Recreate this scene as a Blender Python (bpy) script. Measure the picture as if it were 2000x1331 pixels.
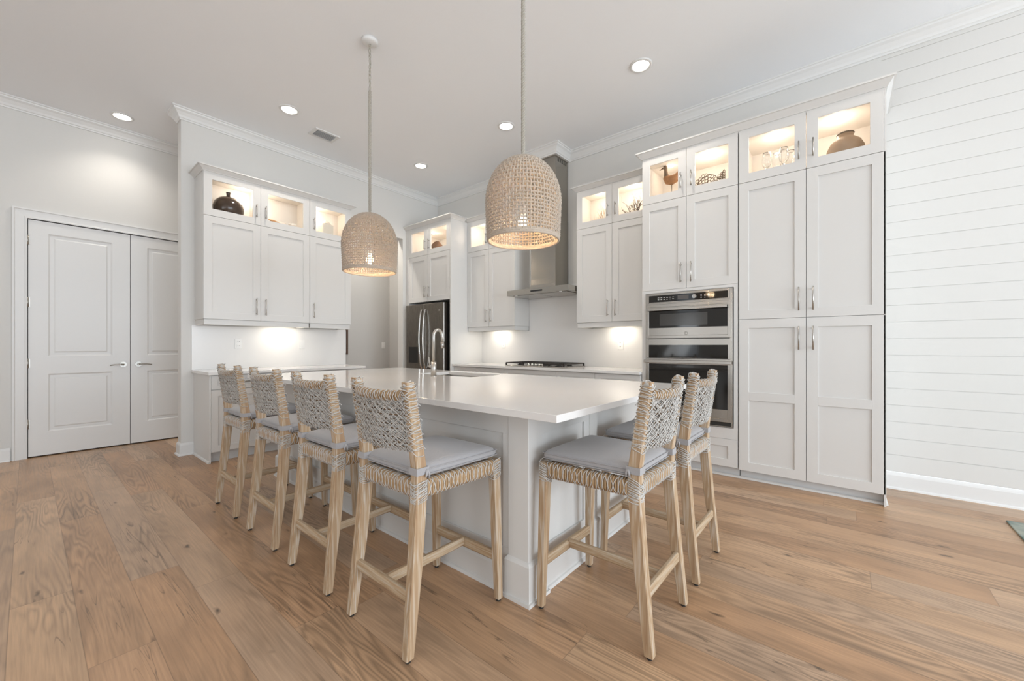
import bpy, math, random
from mathutils import Vector, Matrix
random.seed(7)
D = bpy.data; SC = bpy.context.scene
COL = SC.collection
PI = math.pi
for o in list(D.objects): D.objects.remove(o)

# ------------------------------------------------------------------ camera
CX, CY, CH = 5.471, -4.570, 1.178
cd = D.cameras.new('camera'); cam = D.objects.new('camera', cd); COL.objects.link(cam)
cam.location = (CX, CY, CH); cam.rotation_euler = (PI/2, 0, math.radians(39.669))
cd.sensor_width = 36.0; cd.lens = 785.5/2000*36; cd.shift_y = 10.24/2000; cd.clip_start = .02
SC.camera = cam
# ------------------------------------------------------------------ world, exposure, daylight
SC.view_settings.view_transform = 'Standard'; SC.view_settings.look = 'None'
SC.view_settings.gamma = 1; SC.view_settings.use_curve_mapping = False
SC.view_settings.exposure = 0.5
w = D.worlds.new('world'); SC.world = w; w.use_nodes = True
w.node_tree.nodes['Background'].inputs[0].default_value = (0.84, 0.92, 1.0, 1)
w.node_tree.nodes['Background'].inputs[1].default_value = 1.0
CEIL = 3.713

def area(name, loc, rot, sx, sy, power, col=(1, 1, 1), spread=PI, parent=None):
    l = D.lights.new(name, 'AREA'); l.shape = 'RECTANGLE'; l.size = sx; l.size_y = sy
    l.energy = power; l.color = col; l.spread = spread
    o = D.objects.new(name, l); COL.objects.link(o); o.location = loc; o.rotation_euler = rot
    if parent: o.parent = parent
    return o
# daylight that comes in through the window walls behind and beside the camera
DAY = (0.93, 0.97, 1.0)
TILT = math.radians(60)  # upward tilt added so the rear lamps brighten the ceiling
for x, wd, pw in ((1.6, .64, 10), (5.0, 2.9, 54), (8.8, 2.9, 50)):
    area('window_daylight', (x, -9.9, 1.55), (PI/2+TILT, 0, 0), wd, 2.7, pw, DAY)
for y, pw in ((-5.6, 100), (-2.3, 178)):
    area('window_daylight', (11.35, y, 1.55), (PI/2+math.radians(6), 0, PI/2), 2.9, 2.7, pw, (.82, .91, 1.0))

# ------------------------------------------------------------------ materials
def newmat(n):
    m = D.materials.new(n); m.use_nodes = True
    return m, m.node_tree.nodes, m.node_tree.links, m.node_tree.nodes['Principled BSDF']
def mat(n, col, rough=.5, metal=0, noise=0, nscale=30, bump=0, spec=None, trans=0, sheen=0):
    m, N, L, b = newmat(n)
    b.inputs['Base Color'].default_value = (*col, 1)
    b.inputs['Roughness'].default_value = rough; b.inputs['Metallic'].default_value = metal
    if spec is not None: b.inputs['Specular IOR Level'].default_value = spec
    if trans: b.inputs['Transmission Weight'].default_value = trans
    if sheen: b.inputs['Sheen Weight'].default_value = sheen
    t = N.new('ShaderNodeTexCoord'); z = N.new('ShaderNodeTexNoise')
    z.inputs['Scale'].default_value = nscale; z.inputs['Detail'].default_value = 4
    L.new(t.outputs['Object'], z.inputs['Vector'])
    r = N.new('ShaderNodeMix'); r.data_type = 'RGBA'
    k = 1-noise
    r.inputs[6].default_value = (col[0]*k, col[1]*k, col[2]*k, 1); r.inputs[7].default_value = (*[min(1, c*(1+noise*.4)) for c in col], 1)
    L.new(z.outputs['Fac'], r.inputs[0]); L.new(r.outputs[2], b.inputs['Base Color'])
    if bump:
        p = N.new('ShaderNodeBump'); p.inputs['Strength'].default_value = bump; p.inputs['Distance'].default_value = .002
        L.new(z.outputs['Fac'], p.inputs['Height']); L.new(p.outputs[0], b.inputs['Normal'])
    return m
def emis(n, col, s):
    m, N, L, b = newmat(n)
    b.inputs['Base Color'].default_value = (*col, 1)
    b.inputs['Emission Color'].default_value = (*col, 1); b.inputs['Emission Strength'].default_value = s
    return m
WALLC = (.69, .678, .65)
M = {}
M['wall'] = mat('wall_paint', WALLC, .75, noise=.015, nscale=60, bump=.05)
M['ceil'] = mat('ceiling_paint', (.89, .90, .915), .9, noise=.015, nscale=90, bump=.05)
M['trim'] = mat('white_trim_paint', (.75, .745, .73), .4, noise=.01)
M['cab'] = mat('white_cabinet_paint', (.68, .668, .645), .38, noise=.012, nscale=8)
M['cabin'] = mat('cabinet_interior_maple', (.84, .79, .72), .55, noise=.06, nscale=12)
M['toe'] = mat('toe_kick_paint', (.70, .71, .71), .5, noise=.02)
M['quartz'] = mat('white_quartz', (.76, .742, .72), .11, noise=.03, nscale=3)
M['splash'] = mat('quartz_backsplash', (.80, .785, .765), .22, noise=.05, nscale=1.6)
M['nickel'] = mat('brushed_nickel', (.52, .50, .47), .32, metal=1, noise=.05, nscale=200)
M['chrome'] = mat('polished_chrome', (.60, .59, .57), .12, metal=1, noise=.02)
M['black'] = mat('black_enamel', (.018, .017, .016), .35, noise=.1)
M['blackglass'] = mat('black_glass', (.012, .011, .010), .06, noise=.0, spec=.6)
M['grate'] = mat('cast_iron', (.03, .025, .022), .5, noise=.2, nscale=80)
M['dark'] = mat('dark_gap', (.03, .028, .025), .8, noise=.1)
M['outlet'] = mat('switch_plastic', (.84, .83, .81), .35, noise=.01)
M['cushion'] = mat('cushion_linen', (.37, .36, .365), .92, noise=.10, nscale=260, bump=.35, sheen=.3)
M['cord'] = mat('grey_white_rope', (.57, .545, .51), .85, noise=.28, nscale=160, bump=.2)
M['rattan'] = mat('tan_rattan', (.43, .285, .155), .7, noise=.30, nscale=90, bump=.2)
M['rattandark'] = mat('gap_shade_rattan', (.20, .125, .07), .8, noise=.30, nscale=90)  # darkened rattan colour, stands in for shade between the cords
M['shade'] = mat('pendant_seagrass', (.51, .43, .35), .85, noise=.28, nscale=70, bump=.3)
M['rope'] = mat('pendant_rope', (.44, .41, .35), .9, noise=.3, nscale=150, bump=.3)
M['bulb'] = emis('warm_bulb_glow', (1, .72, .42), 22)
M['led'] = emis('downlight_glow', (1, .95, .88), 14)
M['puck'] = emis('warm_puck_glow', (1, .86, .66), 9)
M['strip'] = emis('under_cabinet_glow', (1, .94, .84), 9)
M['ventdark'] = mat('vent_shadow', (.20, .19, .18), .8, noise=.1)
M['hallwall'] = mat('hall_wall_grey', (.56, .55, .53), .8, noise=.015, nscale=60)
M['vase'] = mat('dark_glazed_ceramic', (.055, .032, .018), .18, noise=.6, nscale=14)
M['shell'] = mat('pale_shell', (.80, .72, .62), .4, noise=.15, nscale=20)
M['shellorange'] = mat('orange_shell_lip', (.55, .28, .10), .35, noise=.3, nscale=30)
M['jar'] = mat('cream_ceramic', (.70, .64, .54), .4, noise=.08, nscale=20)
M['coralbrown'] = mat('brown_coral', (.30, .17, .10), .8, noise=.5, nscale=60, bump=.5)
M['coraldark'] = mat('dark_coral_branch', (.13, .10, .075), .8, noise=.3, nscale=60)
M['coralpale'] = mat('pale_coral_branch', (.78, .66, .52), .8, noise=.1, nscale=60)
M['ironwork'] = mat('bronze_openwork', (.20, .15, .10), .5, metal=.5, noise=.3, nscale=60)
M['duckhead'] = mat('carved_wood_head', (.24, .17, .11), .6, noise=.4, nscale=40, bump=.3)
M['duckbody'] = mat('carved_wood_body', (.42, .20, .08), .55, noise=.45, nscale=26, bump=.3)
M['pot'] = mat('weathered_pottery', (.46, .33, .22), .55, noise=.35, nscale=9)
M['potrim'] = mat('pottery_rim', (.17, .13, .09), .6, noise=.3, nscale=40)
M['brownwood'] = mat('brown_wood', (.12, .07, .045), .5, noise=.3, nscale=30)
M['hinge'] = mat('satin_hinge_metal', (.40, .38, .35), .35, metal=1, noise=.05)

def m_glass():
    m, N, L, b = newmat('clear_glass')
    for n in list(N):
        if n.type != 'OUTPUT_MATERIAL': N.remove(n)
    o = [n for n in N if n.type == 'OUTPUT_MATERIAL'][0]
    t = N.new('ShaderNodeBsdfTransparent'); g = N.new('ShaderNodeBsdfGlossy'); g.inputs['Roughness'].default_value = .03
    f = N.new('ShaderNodeFresnel'); f.inputs['IOR'].default_value = 1.35
    x = N.new('ShaderNodeMixShader'); gg = N.new('ShaderNodeNewGeometry'); mm = N.new('ShaderNodeMath'); mm.operation = 'SUBTRACT'; mm.inputs[0].default_value = 1; L.new(gg.outputs['Backfacing'], mm.inputs[1])
    m2 = N.new('ShaderNodeMath'); m2.operation = 'MULTIPLY'; L.new(f.outputs[0], m2.inputs[0]); L.new(mm.outputs[0], m2.inputs[1])
    L.new(m2.outputs[0], x.inputs[0]); L.new(t.outputs[0], x.inputs[1]); L.new(g.outputs[0], x.inputs[2])
    L.new(x.outputs[0], o.inputs[0]); return m
M['glass'] = m_glass()

def m_steel(name, col, rough, stretch=(1, 1, 60), aniso=.6):
    m, N, L, b = newmat(name)
    b.inputs['Metallic'].default_value = 1; b.inputs['Base Color'].default_value = (*col, 1)
    t = N.new('ShaderNodeTexCoord'); mp = N.new('ShaderNodeMapping'); mp.inputs['Scale'].default_value = stretch
    z = N.new('ShaderNodeTexNoise'); z.inputs['Scale'].default_value = 6; z.inputs['Detail'].default_value = 6
    L.new(t.outputs['Object'], mp.inputs[0]); L.new(mp.outputs[0], z.inputs['Vector'])
    r = N.new('ShaderNodeMapRange'); r.inputs[3].default_value = rough*.8; r.inputs[4].default_value = rough*1.25
    L.new(z.outputs['Fac'], r.inputs[0]); L.new(r.outputs[0], b.inputs['Roughness']); return m
M['steel'] = m_steel('brushed_stainless_steel', (.48, .455, .42), .24)
M['steeldark'] = m_steel('slate_stainless_steel', (.26, .24, .215), .26, (60, 60, 1))
M['steelhood'] = m_steel('hood_stainless_steel', (.40, .38, .345), .2, (60, 60, 1))

def m_wood(name, c1, c2, c3, axis=2):
    """whitewashed timber: long streaks along the local axis"""
    m, N, L, b = newmat(name)
    t = N.new('ShaderNodeTexCoord'); mp = N.new('ShaderNodeMapping')
    s = [95, 95, 95]; s[axis] = 5; mp.inputs['Scale'].default_value = s
    L.new(t.outputs['Object'], mp.inputs[0])
    z = N.new('ShaderNodeTexNoise'); z.inputs['Scale'].default_value = 1; z.inputs['Detail'].default_value = 5; z.inputs['Distortion'].default_value = .6
    L.new(mp.outputs[0], z.inputs['Vector'])
    cr = N.new('ShaderNodeValToRGB'); e = cr.color_ramp.elements
    e[0].position = .28; e[0].color = (*c1, 1); e[1].position = .74; e[1].color = (*c3, 1)
    k = e.new(.48); k.color = (*c2, 1)
    L.new(z.outputs['Fac'], cr.inputs[0]); L.new(cr.outputs[0], b.inputs['Base Color'])
    b.inputs['Roughness'].default_value = .62
    p = N.new('ShaderNodeBump'); p.inputs['Strength'].default_value = .25; p.inputs['Distance'].default_value = .001
    L.new(z.outputs['Fac'], p.inputs['Height']); L.new(p.outputs[0], b.inputs['Normal'])
    return m
M['legwood'] = m_wood('whitewashed_mindi_wood', (.33, .20, .11), (.43, .30, .18), (.60, .54, .46))
M['railwood'] = m_wood('whitewashed_rail_wood', (.33, .205, .115), (.43, .305, .185), (.55, .47, .37), 0)
M['crossrailwood'] = m_wood('whitewashed_cross_rail_wood', (.33, .205, .115), (.43, .305, .185), (.55, .47, .37), 1)

def m_floor():
    m, N, L, b = newmat('oak_plank_floor')
    def n(t, **k):
        x = N.new(t)
        for a, v in k.items(): setattr(x, a, v)
        return x
    def math_(op, a, b_=None, c=None):
        x = n('ShaderNodeMath', operation=op)
        for i, v in enumerate((a, b_, c)):
            if v is None: continue
            if isinstance(v, (int, float)): x.inputs[i].default_value = v
            else: L.new(v, x.inputs[i])
        return x.outputs[0]
    g = n('ShaderNodeNewGeometry'); s = n('ShaderNodeSeparateXYZ'); L.new(g.outputs['Position'], s.inputs[0])
    X, Y = s.outputs[0], s.outputs[1]
    W, LEN = .19, 1.9
    v = math_('DIVIDE', math_('ADD', Y, 4.43), W); row = math_('FLOOR', v); fv = math_('FRACT', v)
    wn = n('ShaderNodeTexWhiteNoise', noise_dimensions='1D'); L.new(row, wn.inputs['W'])
    off = math_('MULTIPLY', wn.outputs['Value'], 7.3)
    u = math_('DIVIDE', math_('ADD', X, off), LEN); col = math_('FLOOR', u); fu = math_('FRACT', u)
    idc = n('ShaderNodeCombineXYZ'); L.new(row, idc.inputs[0]); L.new(col, idc.inputs[1])
    wid = n('ShaderNodeTexWhiteNoise', noise_dimensions='3D'); L.new(idc.outputs[0], wid.inputs['Vector'])
    rnd = wid.outputs['Value']; rc = n('ShaderNodeSeparateColor'); L.new(wid.outputs['Color'], rc.inputs[0])
    # per-plank coordinates
    px = math_('ADD', X, math_('MULTIPLY', rnd, 37.0)); py = math_('ADD', Y, math_('MULTIPLY', rc.outputs[1], 19.0))
    pc = n('ShaderNodeCombineXYZ'); L.new(px, pc.inputs[0]); L.new(py, pc.inputs[1]); L.new(math_('MULTIPLY', rc.outputs[2], 11), pc.inputs[2])
    def noise(scale, sx, sy, det=4, dist=0):
        mp = n('ShaderNodeMapping'); mp.inputs['Scale'].default_value = (sx, sy, 1); L.new(pc.outputs[0], mp.inputs[0])
        z = n('ShaderNodeTexNoise'); z.inputs['Scale'].default_value = scale; z.inputs['Detail'].default_value = det; z.inputs['Distortion'].default_value = dist
        L.new(mp.outputs[0], z.inputs['Vector']); return z.outputs['Fac']
    fine = noise(1, 5, 130, 4, .3)
    # cathedral figure: contour lines of a stretched low noise
    big = noise(1, .62, 6.5, 2.5, .35)
    rings = math_('FRACT', math_('MULTIPLY', big, 19.0))
    rings = math_('ABSOLUTE', math_('SUBTRACT', rings, .5))           # 0..0.5 triangle
    rings = math_('SMOOTH_MIN', math_('MULTIPLY', rings, 2.6), 1.0, .3)
    figmask = n('ShaderNodeMapRange'); L.new(noise(1, .7, 2.0, 2), figmask.inputs[0]); figmask.inputs[1].default_value = .42; figmask.inputs[2].default_value = .62
    blotch = noise(1, 1.6, 6, 3, .4)
    # base colour by plank
    cr = n('ShaderNodeValToRGB'); e = cr.color_ramp.elements
    cols = [(0, (.39, .228, .125)), (.22, (.455, .275, .155)), (.45, (.495, .315, .187)), (.68, (.455, .31, .205)), (.86, (.54, .35, .21)), (1, (.415, .24, .133))]
    e[0].position, e[0].color = 0, (*cols[0][1], 1); e[1].position, e[1].color = 1, (*cols[-1][1], 1)
    for p, c in cols[1:-1]:
        q = e.new(p); q.color = (*c, 1)
    L.new(rnd, cr.inputs[0])
    def mul(colr, fac, lo, hi):
        mr = n('ShaderNodeMapRange'); L.new(fac, mr.inputs[0]); mr.inputs[3].default_value = lo; mr.inputs[4].default_value = hi
        x = n('ShaderNodeVectorMath', operation='SCALE'); L.new(colr, x.inputs[0]); L.new(mr.outputs[0], x.inputs[3]); return x.outputs[0]
    c = mul(cr.outputs[0], blotch, .58, 1.46)
    c = mul(c, fine, .66, 1.24)
    rmix = n('ShaderNodeMix'); rmix.data_type = 'FLOAT'; L.new(figmask.outputs[0], rmix.inputs[0]); rmix.inputs[2].default_value = 1.0; L.new(rings, rmix.inputs[3])
    c = mul(c, rmix.outputs[0], .60, 1.0)
    # knots
    mp = n('ShaderNodeMapping'); mp.inputs['Scale'].default_value = (1.5, 4.2, 1); L.new(pc.outputs[0], mp.inputs[0])
    vo = n('ShaderNodeTexVoronoi'); vo.inputs['Scale'].default_value = 1.55; vo.inputs['Randomness'].default_value = 1
    nz = n('ShaderNodeTexNoise'); nz.inputs['Scale'].default_value = 14
    L.new(pc.outputs[0], nz.inputs['Vector'])
    va = n('ShaderNodeVectorMath', operation='MULTIPLY_ADD'); L.new(nz.outputs['Color'], va.inputs[0]); va.inputs[1].default_value = (.09, .16, 0); L.new(mp.outputs[0], va.inputs[2])
    L.new(va.outputs[0], vo.inputs['Vector'])
    kn = n('ShaderNodeMapRange'); L.new(vo.outputs['Distance'], kn.inputs[0]); kn.inputs[1].default_value = .015; kn.inputs[2].default_value = .085
    kn.inputs[3].default_value = .22; kn.inputs[4].default_value = 1.0
    x = n('ShaderNodeVectorMath', operation='SCALE'); L.new(c, x.inputs[0]); L.new(kn.outputs[0], x.inputs[3]); c = x.outputs[0]
    # thin dark checks running with the grain
    ck = noise(1, .9, 16, 2, 1.2); ckm = math_('ABSOLUTE', math_('SUBTRACT', ck, .5))
    ckr = n('ShaderNodeMapRange'); L.new(ckm, ckr.inputs[0]); ckr.inputs[1].default_value = 0; ckr.inputs[2].default_value = .012; ckr.inputs[3].default_value = .45
    sel = n('ShaderNodeMapRange'); L.new(noise(1, 1.3, 3.1, 1), sel.inputs[0]); sel.inputs[1].default_value = .56; sel.inputs[2].default_value = .62
    cm = n('ShaderNodeMix'); cm.data_type = 'FLOAT'; L.new(sel.outputs[0], cm.inputs[0]); cm.inputs[2].default_value = 1.0; L.new(ckr.outputs[0], cm.inputs[3])
    x = n('ShaderNodeVectorMath', operation='SCALE'); L.new(c, x.inputs[0]); L.new(cm.outputs[0], x.inputs[3]); c = x.outputs[0]
    # seams
    ev = math_('MULTIPLY', math_('MINIMUM', fv, math_('SUBTRACT', 1, fv)), W)
    eu = math_('MULTIPLY', math_('MINIMUM', fu, math_('SUBTRACT', 1, fu)), LEN)
    ed = math_('MINIMUM', ev, eu)
    se = n('ShaderNodeMapRange'); L.new(ed, se.inputs[0]); se.inputs[1].default_value = 0; se.inputs[2].default_value = .0022; se.inputs[3].default_value = .58
    x = n('ShaderNodeVectorMath', operation='SCALE'); L.new(c, x.inputs[0]); L.new(se.outputs[0], x.inputs[3]); c = x.outputs[0]
    L.new(c, b.inputs['Base Color'])
    rg = n('ShaderNodeMapRange'); L.new(fine, rg.inputs[0]); rg.inputs[3].default_value = .26; rg.inputs[4].default_value = .42
    L.new(rg.outputs[0], b.inputs['Roughness'])
    bp = n('ShaderNodeBump'); bp.inputs['Strength'].default_value = .35; bp.inputs['Distance'].default_value = .0015
    L.new(math_('MULTIPLY', se.outputs[0], math_('ADD', math_('MULTIPLY', fine, .3), .8)), bp.inputs['Height']); L.new(bp.outputs[0], b.inputs['Normal'])
    return m
M['floor'] = m_floor()

def m_rug():
    m, N, L, b = newmat('rug_pile')
    t = N.new('ShaderNodeTexCoord'); z = N.new('ShaderNodeTexNoise'); z.inputs['Scale'].default_value = 9; z.inputs['Detail'].default_value = 8
    v = N.new('ShaderNodeTexVoronoi'); v.inputs['Scale'].default_value = 16
    L.new(t.outputs['Object'], z.inputs['Vector']); L.new(z.outputs['Color'], v.inputs['Vector'])
    cr = N.new('ShaderNodeValToRGB'); e = cr.color_ramp.elements
    e[0].position = .3; e[0].color = (.16, .22, .20, 1); e[1].position = .65; e[1].color = (.38, .39, .33, 1)
    L.new(z.outputs['Fac'], cr.inputs[0]); L.new(cr.outputs[0], b.inputs['Base Color']); b.inputs['Roughness'].default_value = .95
    p = N.new('ShaderNodeBump'); z2 = N.new('ShaderNodeTexNoise'); z2.inputs['Scale'].default_value = 300; L.new(t.outputs['Object'], z2.inputs['Vector'])
    p.inputs['Distance'].default_value = .004; L.new(z2.outputs['Fac'], p.inputs['Height']); L.new(p.outputs[0], b.inputs['Normal'])
    return m
M['rug'] = m_rug()

# ------------------------------------------------------------------ mesh helpers
class MB:
    def __init__(s, flat=True): s.v = []; s.f = []; s.s = []; s.flat = flat
    def add(s, vs, fs, smooth=False):
        o = len(s.v); s.v += [tuple(v) for v in vs]; s.f += [tuple(i+o for i in f) for f in fs]; s.s += [smooth]*len(fs)
        return s
    def box(s, x0, x1, y0, y1, z0, z1):
        if x0 > x1: x0, x1 = x1, x0
        if y0 > y1: y0, y1 = y1, y0
        if z0 > z1: z0, z1 = z1, z0
        v = [(x0,y0,z0),(x1,y0,z0),(x1,y1,z0),(x0,y1,z0),(x0,y0,z1),(x1,y0,z1),(x1,y1,z1),(x0,y1,z1)]
        return s.add(v, [(0,3,2,1),(4,5,6,7),(0,1,5,4),(1,2,6,5),(2,3,7,6),(3,0,4,7)])
    def ring(s, x0, x1, z0, z1, w, y0, y1, wz=None):
        """rectangular frame in the xz plane, front at y0, back at y1"""
        wz = w if wz is None else wz
        o = [(x0,z0),(x1,z0),(x1,z1),(x0,z1)]; i = [(x0+w,z0+wz),(x1-w,z0+wz),(x1-w,z1-wz),(x0+w,z1-wz)]
        v = [(a,y0,b) for a,b in o]+[(a,y0,b) for a,b in i]+[(a,y1,b) for a,b in o]+[(a,y1,b) for a,b in i]
        f = []
        for k in range(4):
            n = (k+1) % 4
            f += [(k,n,4+n,4+k),(8+k,12+k,12+n,8+n),(k,8+k,8+n,n),(4+k,4+n,12+n,12+k)]
        return s.add(v, f)
    def prism(s, poly, z0, z1, ax='z', smooth=False):
        n = len(poly)
        def P(a, b, c): return {'z': (a, b, c), 'y': (a, c, b), 'x': (c, a, b)}[ax]
        v = [P(a, b, z0) for a, b in poly]+[P(a, b, z1) for a, b in poly]
        f = [tuple(range(n))[::-1], tuple(range(n, 2*n))]
        s.add(v, f); s.add([], []); o = len(s.v)-2*n
        fs = [(i, (i+1) % n, (i+1) % n+n, i+n) for i in range(n)]
        s.f += [tuple(j+o for j in q) for q in fs]; s.s += [smooth]*n
        return s
    def tube(s, pts, r, n=6, closed=False, cap=True, smooth=True, flatten=None):
        pts = [Vector(p) for p in pts]; m = len(pts)
        rr = r if isinstance(r, (list, tuple)) else [r]*m
        T = []
        for i in range(m):
            a = pts[(i-1) % m] if (closed or i > 0) else pts[i]; b = pts[(i+1) % m] if (closed or i < m-1) else pts[i]
            t = (b-a); T.append(t.normalized() if t.length > 1e-9 else Vector((0,0,1)))
        ref = Vector((0,0,1)) if abs(T[0].z) < .9 else Vector((1,0,0))
        u = T[0].cross(ref).normalized(); vs = []
        for i in range(m):
            u = (u-T[i]*u.dot(T[i]));
            u = u.normalized() if u.length > 1e-6 else T[i].orthogonal().normalized()
            w_ = T[i].cross(u)
            for k in range(n):
                a = 2*PI*k/n; vs.append(pts[i]+(u*math.cos(a)+w_*math.sin(a))*rr[i])
        fs = []
        for i in range(m if closed else m-1):
            j = (i+1) % m
            for k in range(n):
                q = (k+1) % n; fs.append((i*n+k, i*n+q, j*n+q, j*n+k))
        s.add(vs, fs, smooth)
        if cap and not closed:
            o = len(s.v)-m*n
            s.f += [tuple(o+k for k in range(n))[::-1], tuple(o+(m-1)*n+k for k in range(n))]; s.s += [False, False]
        return s
    def cyl(s, p0, p1, r, n=16, r1=None, smooth=True):
        return s.tube([p0, p1], [r, r if r1 is None else r1], n, smooth=smooth)
    def lathe(s, prof, c=(0,0,0), n=32, smooth=True):
        vs = []; m = len(prof)
        for r, z in prof:
            for k in range(n):
                a = 2*PI*k/n; vs.append((c[0]+r*math.cos(a), c[1]+r*math.sin(a), c[2]+z))
        fs = [(i*n+k, i*n+(k+1) % n, (i+1)*n+(k+1) % n, (i+1)*n+k) for i in range(m-1) for k in range(n)]
        return s.add(vs, fs, smooth)
    def sweep(s, path, prof, closed=False):
        """profile (out, z) swept along an xy path with mitred corners; 'out' is to the right of travel"""
        m = len(path); vs = []; k = len(prof)
        for i in range(m):
            p = Vector(path[i])
            a = Vector(path[(i-1) % m]) if (closed or i > 0) else None; b = Vector(path[(i+1) % m]) if (closed or i < m-1) else None
            d0 = (p-a).normalized() if a is not None else None; d1 = (b-p).normalized() if b is not None else None
            if d0 is None: d0 = d1
            if d1 is None: d1 = d0
            n0 = Vector((d0.y, -d0.x)); n1 = Vector((d1.y, -d1.x)); nn = n0+n1; nn = nn/(nn.dot(n0)) if nn.length > 1e-6 else n0
            for o_, z in prof: vs.append((p.x+nn.x*o_, p.y+nn.y*o_, z))
        fs = [(i*k+j, i*k+(j+1) % k, ((i+1) % m)*k+(j+1) % k, ((i+1) % m)*k+j) for i in range(m if closed else m-1) for j in range(k)]
        s.add(vs, fs)
        if not closed:
            o = len(s.v)-m*k; s.f += [tuple(o+j for j in range(k))[::-1], tuple(o+(m-1)*k+j for j in range(k))]; s.s += [False, False]
        return s
    def rbar(s, pts, wx, wy, ch=.25):
        """square-section chamfered bar along mostly vertical points; wx/wy may be lists"""
        vs = []; m = len(pts)
        for i, p in enumerate(pts):
            a = (wx[i] if isinstance(wx, (list, tuple)) else wx)/2; b = (wy[i] if isinstance(wy, (list, tuple)) else wy)/2; c = ch*min(a, b)
            for x, y in ((-a+c,-b),(a-c,-b),(a,-b+c),(a,b-c),(a-c,b),(-a+c,b),(-a,b-c),(-a,-b+c)): vs.append((p[0]+x, p[1]+y, p[2]))
        fs = [(i*8+k, i*8+(k+1) % 8, (i+1)*8+(k+1) % 8, (i+1)*8+k) for i in range(m-1) for k in range(8)]
        fs += [tuple(range(8))[::-1], tuple((m-1)*8+k for k in range(8))]
        return s.add(vs, fs)
def rootof(o):
    while o.parent: o = o.parent
    return o
def build(name, mb, m, parent=None, world=False, bevel=0, label=None, fix=True):
    me = D.meshes.new(name); v = mb.v
    if world and parent:
        r = rootof(parent); inv = (Matrix.Translation(r.location) @ r.rotation_euler.to_matrix().to_4x4()).inverted()
        v = [tuple(inv @ Vector(p)) for p in v]
    me.from_pydata(v, [], mb.f); me.materials.append(m)
    for p, q in zip(me.polygons, mb.s): p.use_smooth = q
    if fix:
        import bmesh
        bm = bmesh.new(); bm.from_mesh(me); bmesh.ops.recalc_face_normals(bm, faces=bm.faces); bm.to_mesh(me); bm.free()
    me.update()
    o = D.objects.new(name, me); COL.objects.link(o)
    if parent: o.parent = parent
    if label: o['label'] = label
    if bevel:
        b = o.modifiers.new('edge', 'BEVEL'); b.width = bevel; b.segments = 2; b.limit_method = 'ANGLE'; b.angle_limit = math.radians(40)
    return o
def thing(name, label, cat, loc=(0,0,0), rz=0, group=None):
    o = D.objects.new(name, None); COL.objects.link(o); o.empty_display_size = .1
    o.location = loc; o.rotation_euler = (0,0,rz); o['label'] = label; o['category'] = cat
    if group: o['group'] = group
    return o
def tag(o, label, cat, group=None):
    o['label'] = label; o['category'] = cat
    if group: o['group'] = group
    return o
def struct(name, mb, m, parent=None, bevel=0):
    o = build(name, mb, m, parent, bevel=bevel)
    if not parent: o['kind'] = 'structure'
    return o
def dup(root, loc, rz, label, group=None):
    r = root.copy(); COL.objects.link(r); r.location = loc; r.rotation_euler = (0,0,rz); r['label'] = label
    if group: r['group'] = group
    for ch in list(root.children):
        c = ch.copy(); COL.objects.link(c); c.parent = r
        for g in list(ch.children):
            d = g.copy(); COL.objects.link(d); d.parent = c
    return r

# ------------------------------------------------------------------ room shell
XL = -1.091; YB = -10.0; XR = 11.5
struct('floor', MB().box(XL-.2, XR+.1, YB-.1, .15, -.05, 0), M['floor'])
struct('ceiling', MB().box(XL-.2, XR+.1, YB-.1, .15, CEIL, CEIL+.1), M['ceil'])
DY0, DY1, DY2, DZ = -4.565, -3.784, -3.003, 2.503
wl = MB()
wl.box(XL-.15, XL, YB, DY0-.012, 0, CEIL); wl.box(XL-.15, XL, DY2+.012, .1, 0, CEIL); wl.box(XL-.15, XL, DY0-.012, DY2+.012, DZ+.012, CEIL)
struct('wall_left', wl, M['wall'])
# partition that carries the bar, the opening header and the return to the corner
WY0, WY1, OY, HZ = -3.519, -1.681, -.72, 2.895
wp = MB().box(-.13, 0, WY0, WY1, 0, CEIL); wp.box(-.13, 0, WY1, OY, HZ, CEIL); wp.box(-.13, 0, OY, .0, 0, CEIL)
struct('wall_partition', wp, M['wall'])
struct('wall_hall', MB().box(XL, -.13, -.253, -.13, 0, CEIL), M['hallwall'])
# hall side lining of the left wall (darker grey than the left wall, seen through the opening)
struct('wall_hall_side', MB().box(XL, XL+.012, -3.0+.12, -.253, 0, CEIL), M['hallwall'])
# back wall; right of the pantry it is shiplap
wb = MB().box(XL, 5.70, 0, .15, 0, CEIL)
z = .276-.137*1; zz = []
k = -1
while True:
    a = .276+.137*k; b_ = a+.137
    if a > CEIL: break
    a2 = max(a, 0)
    wb.box(5.70, XR, .004, .15, a2, min(a2+.004, CEIL)); wb.box(5.70, XR, 0, .15, a2+.004, min(b_, CEIL)); k += 1
struct('wall_back', wb, M['wall'])
# window walls behind and beside the camera (out of the photograph)
def window_wall(name, length, centres, hws):
    mb = MB(); x = 0; H0, H1 = .25, 2.95
    for c, q in zip(centres, hws):
        mb.box(x, c-q, 0, .15, 0, CEIL); mb.box(c-q, c+q, 0, .15, 0, H0); mb.box(c-q, c+q, 0, .15, H1, CEIL); x = c+q
    mb.box(x, length, 0, .15, 0, CEIL); o = struct(name, mb, M['wall']); ws = []
    for i, c in enumerate(centres):
        q = hws[i]; f = MB().ring(c-q, c+q, H0, H1, .07, .02, .12)
        if q > 1: f.box(c-.03, c+.03, .03, .11, H0+.07, H1-.07)
        f.box(c-q+.07, c+q-.07, .035, .105, 2.2, 2.25)
        ws.append(struct('window_%d' % (len([q for q in D.objects if q.name.startswith('window_') and q.type == 'MESH'])+1), f, M['trim']))
    return [o]+ws
for o in window_wall('wall_front', XR-XL, (1.6-XL, 5.0-XL, 8.8-XL), (.38, 1.5, 1.5)):
    o.location = (XL, YB-.15, 0)
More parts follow.
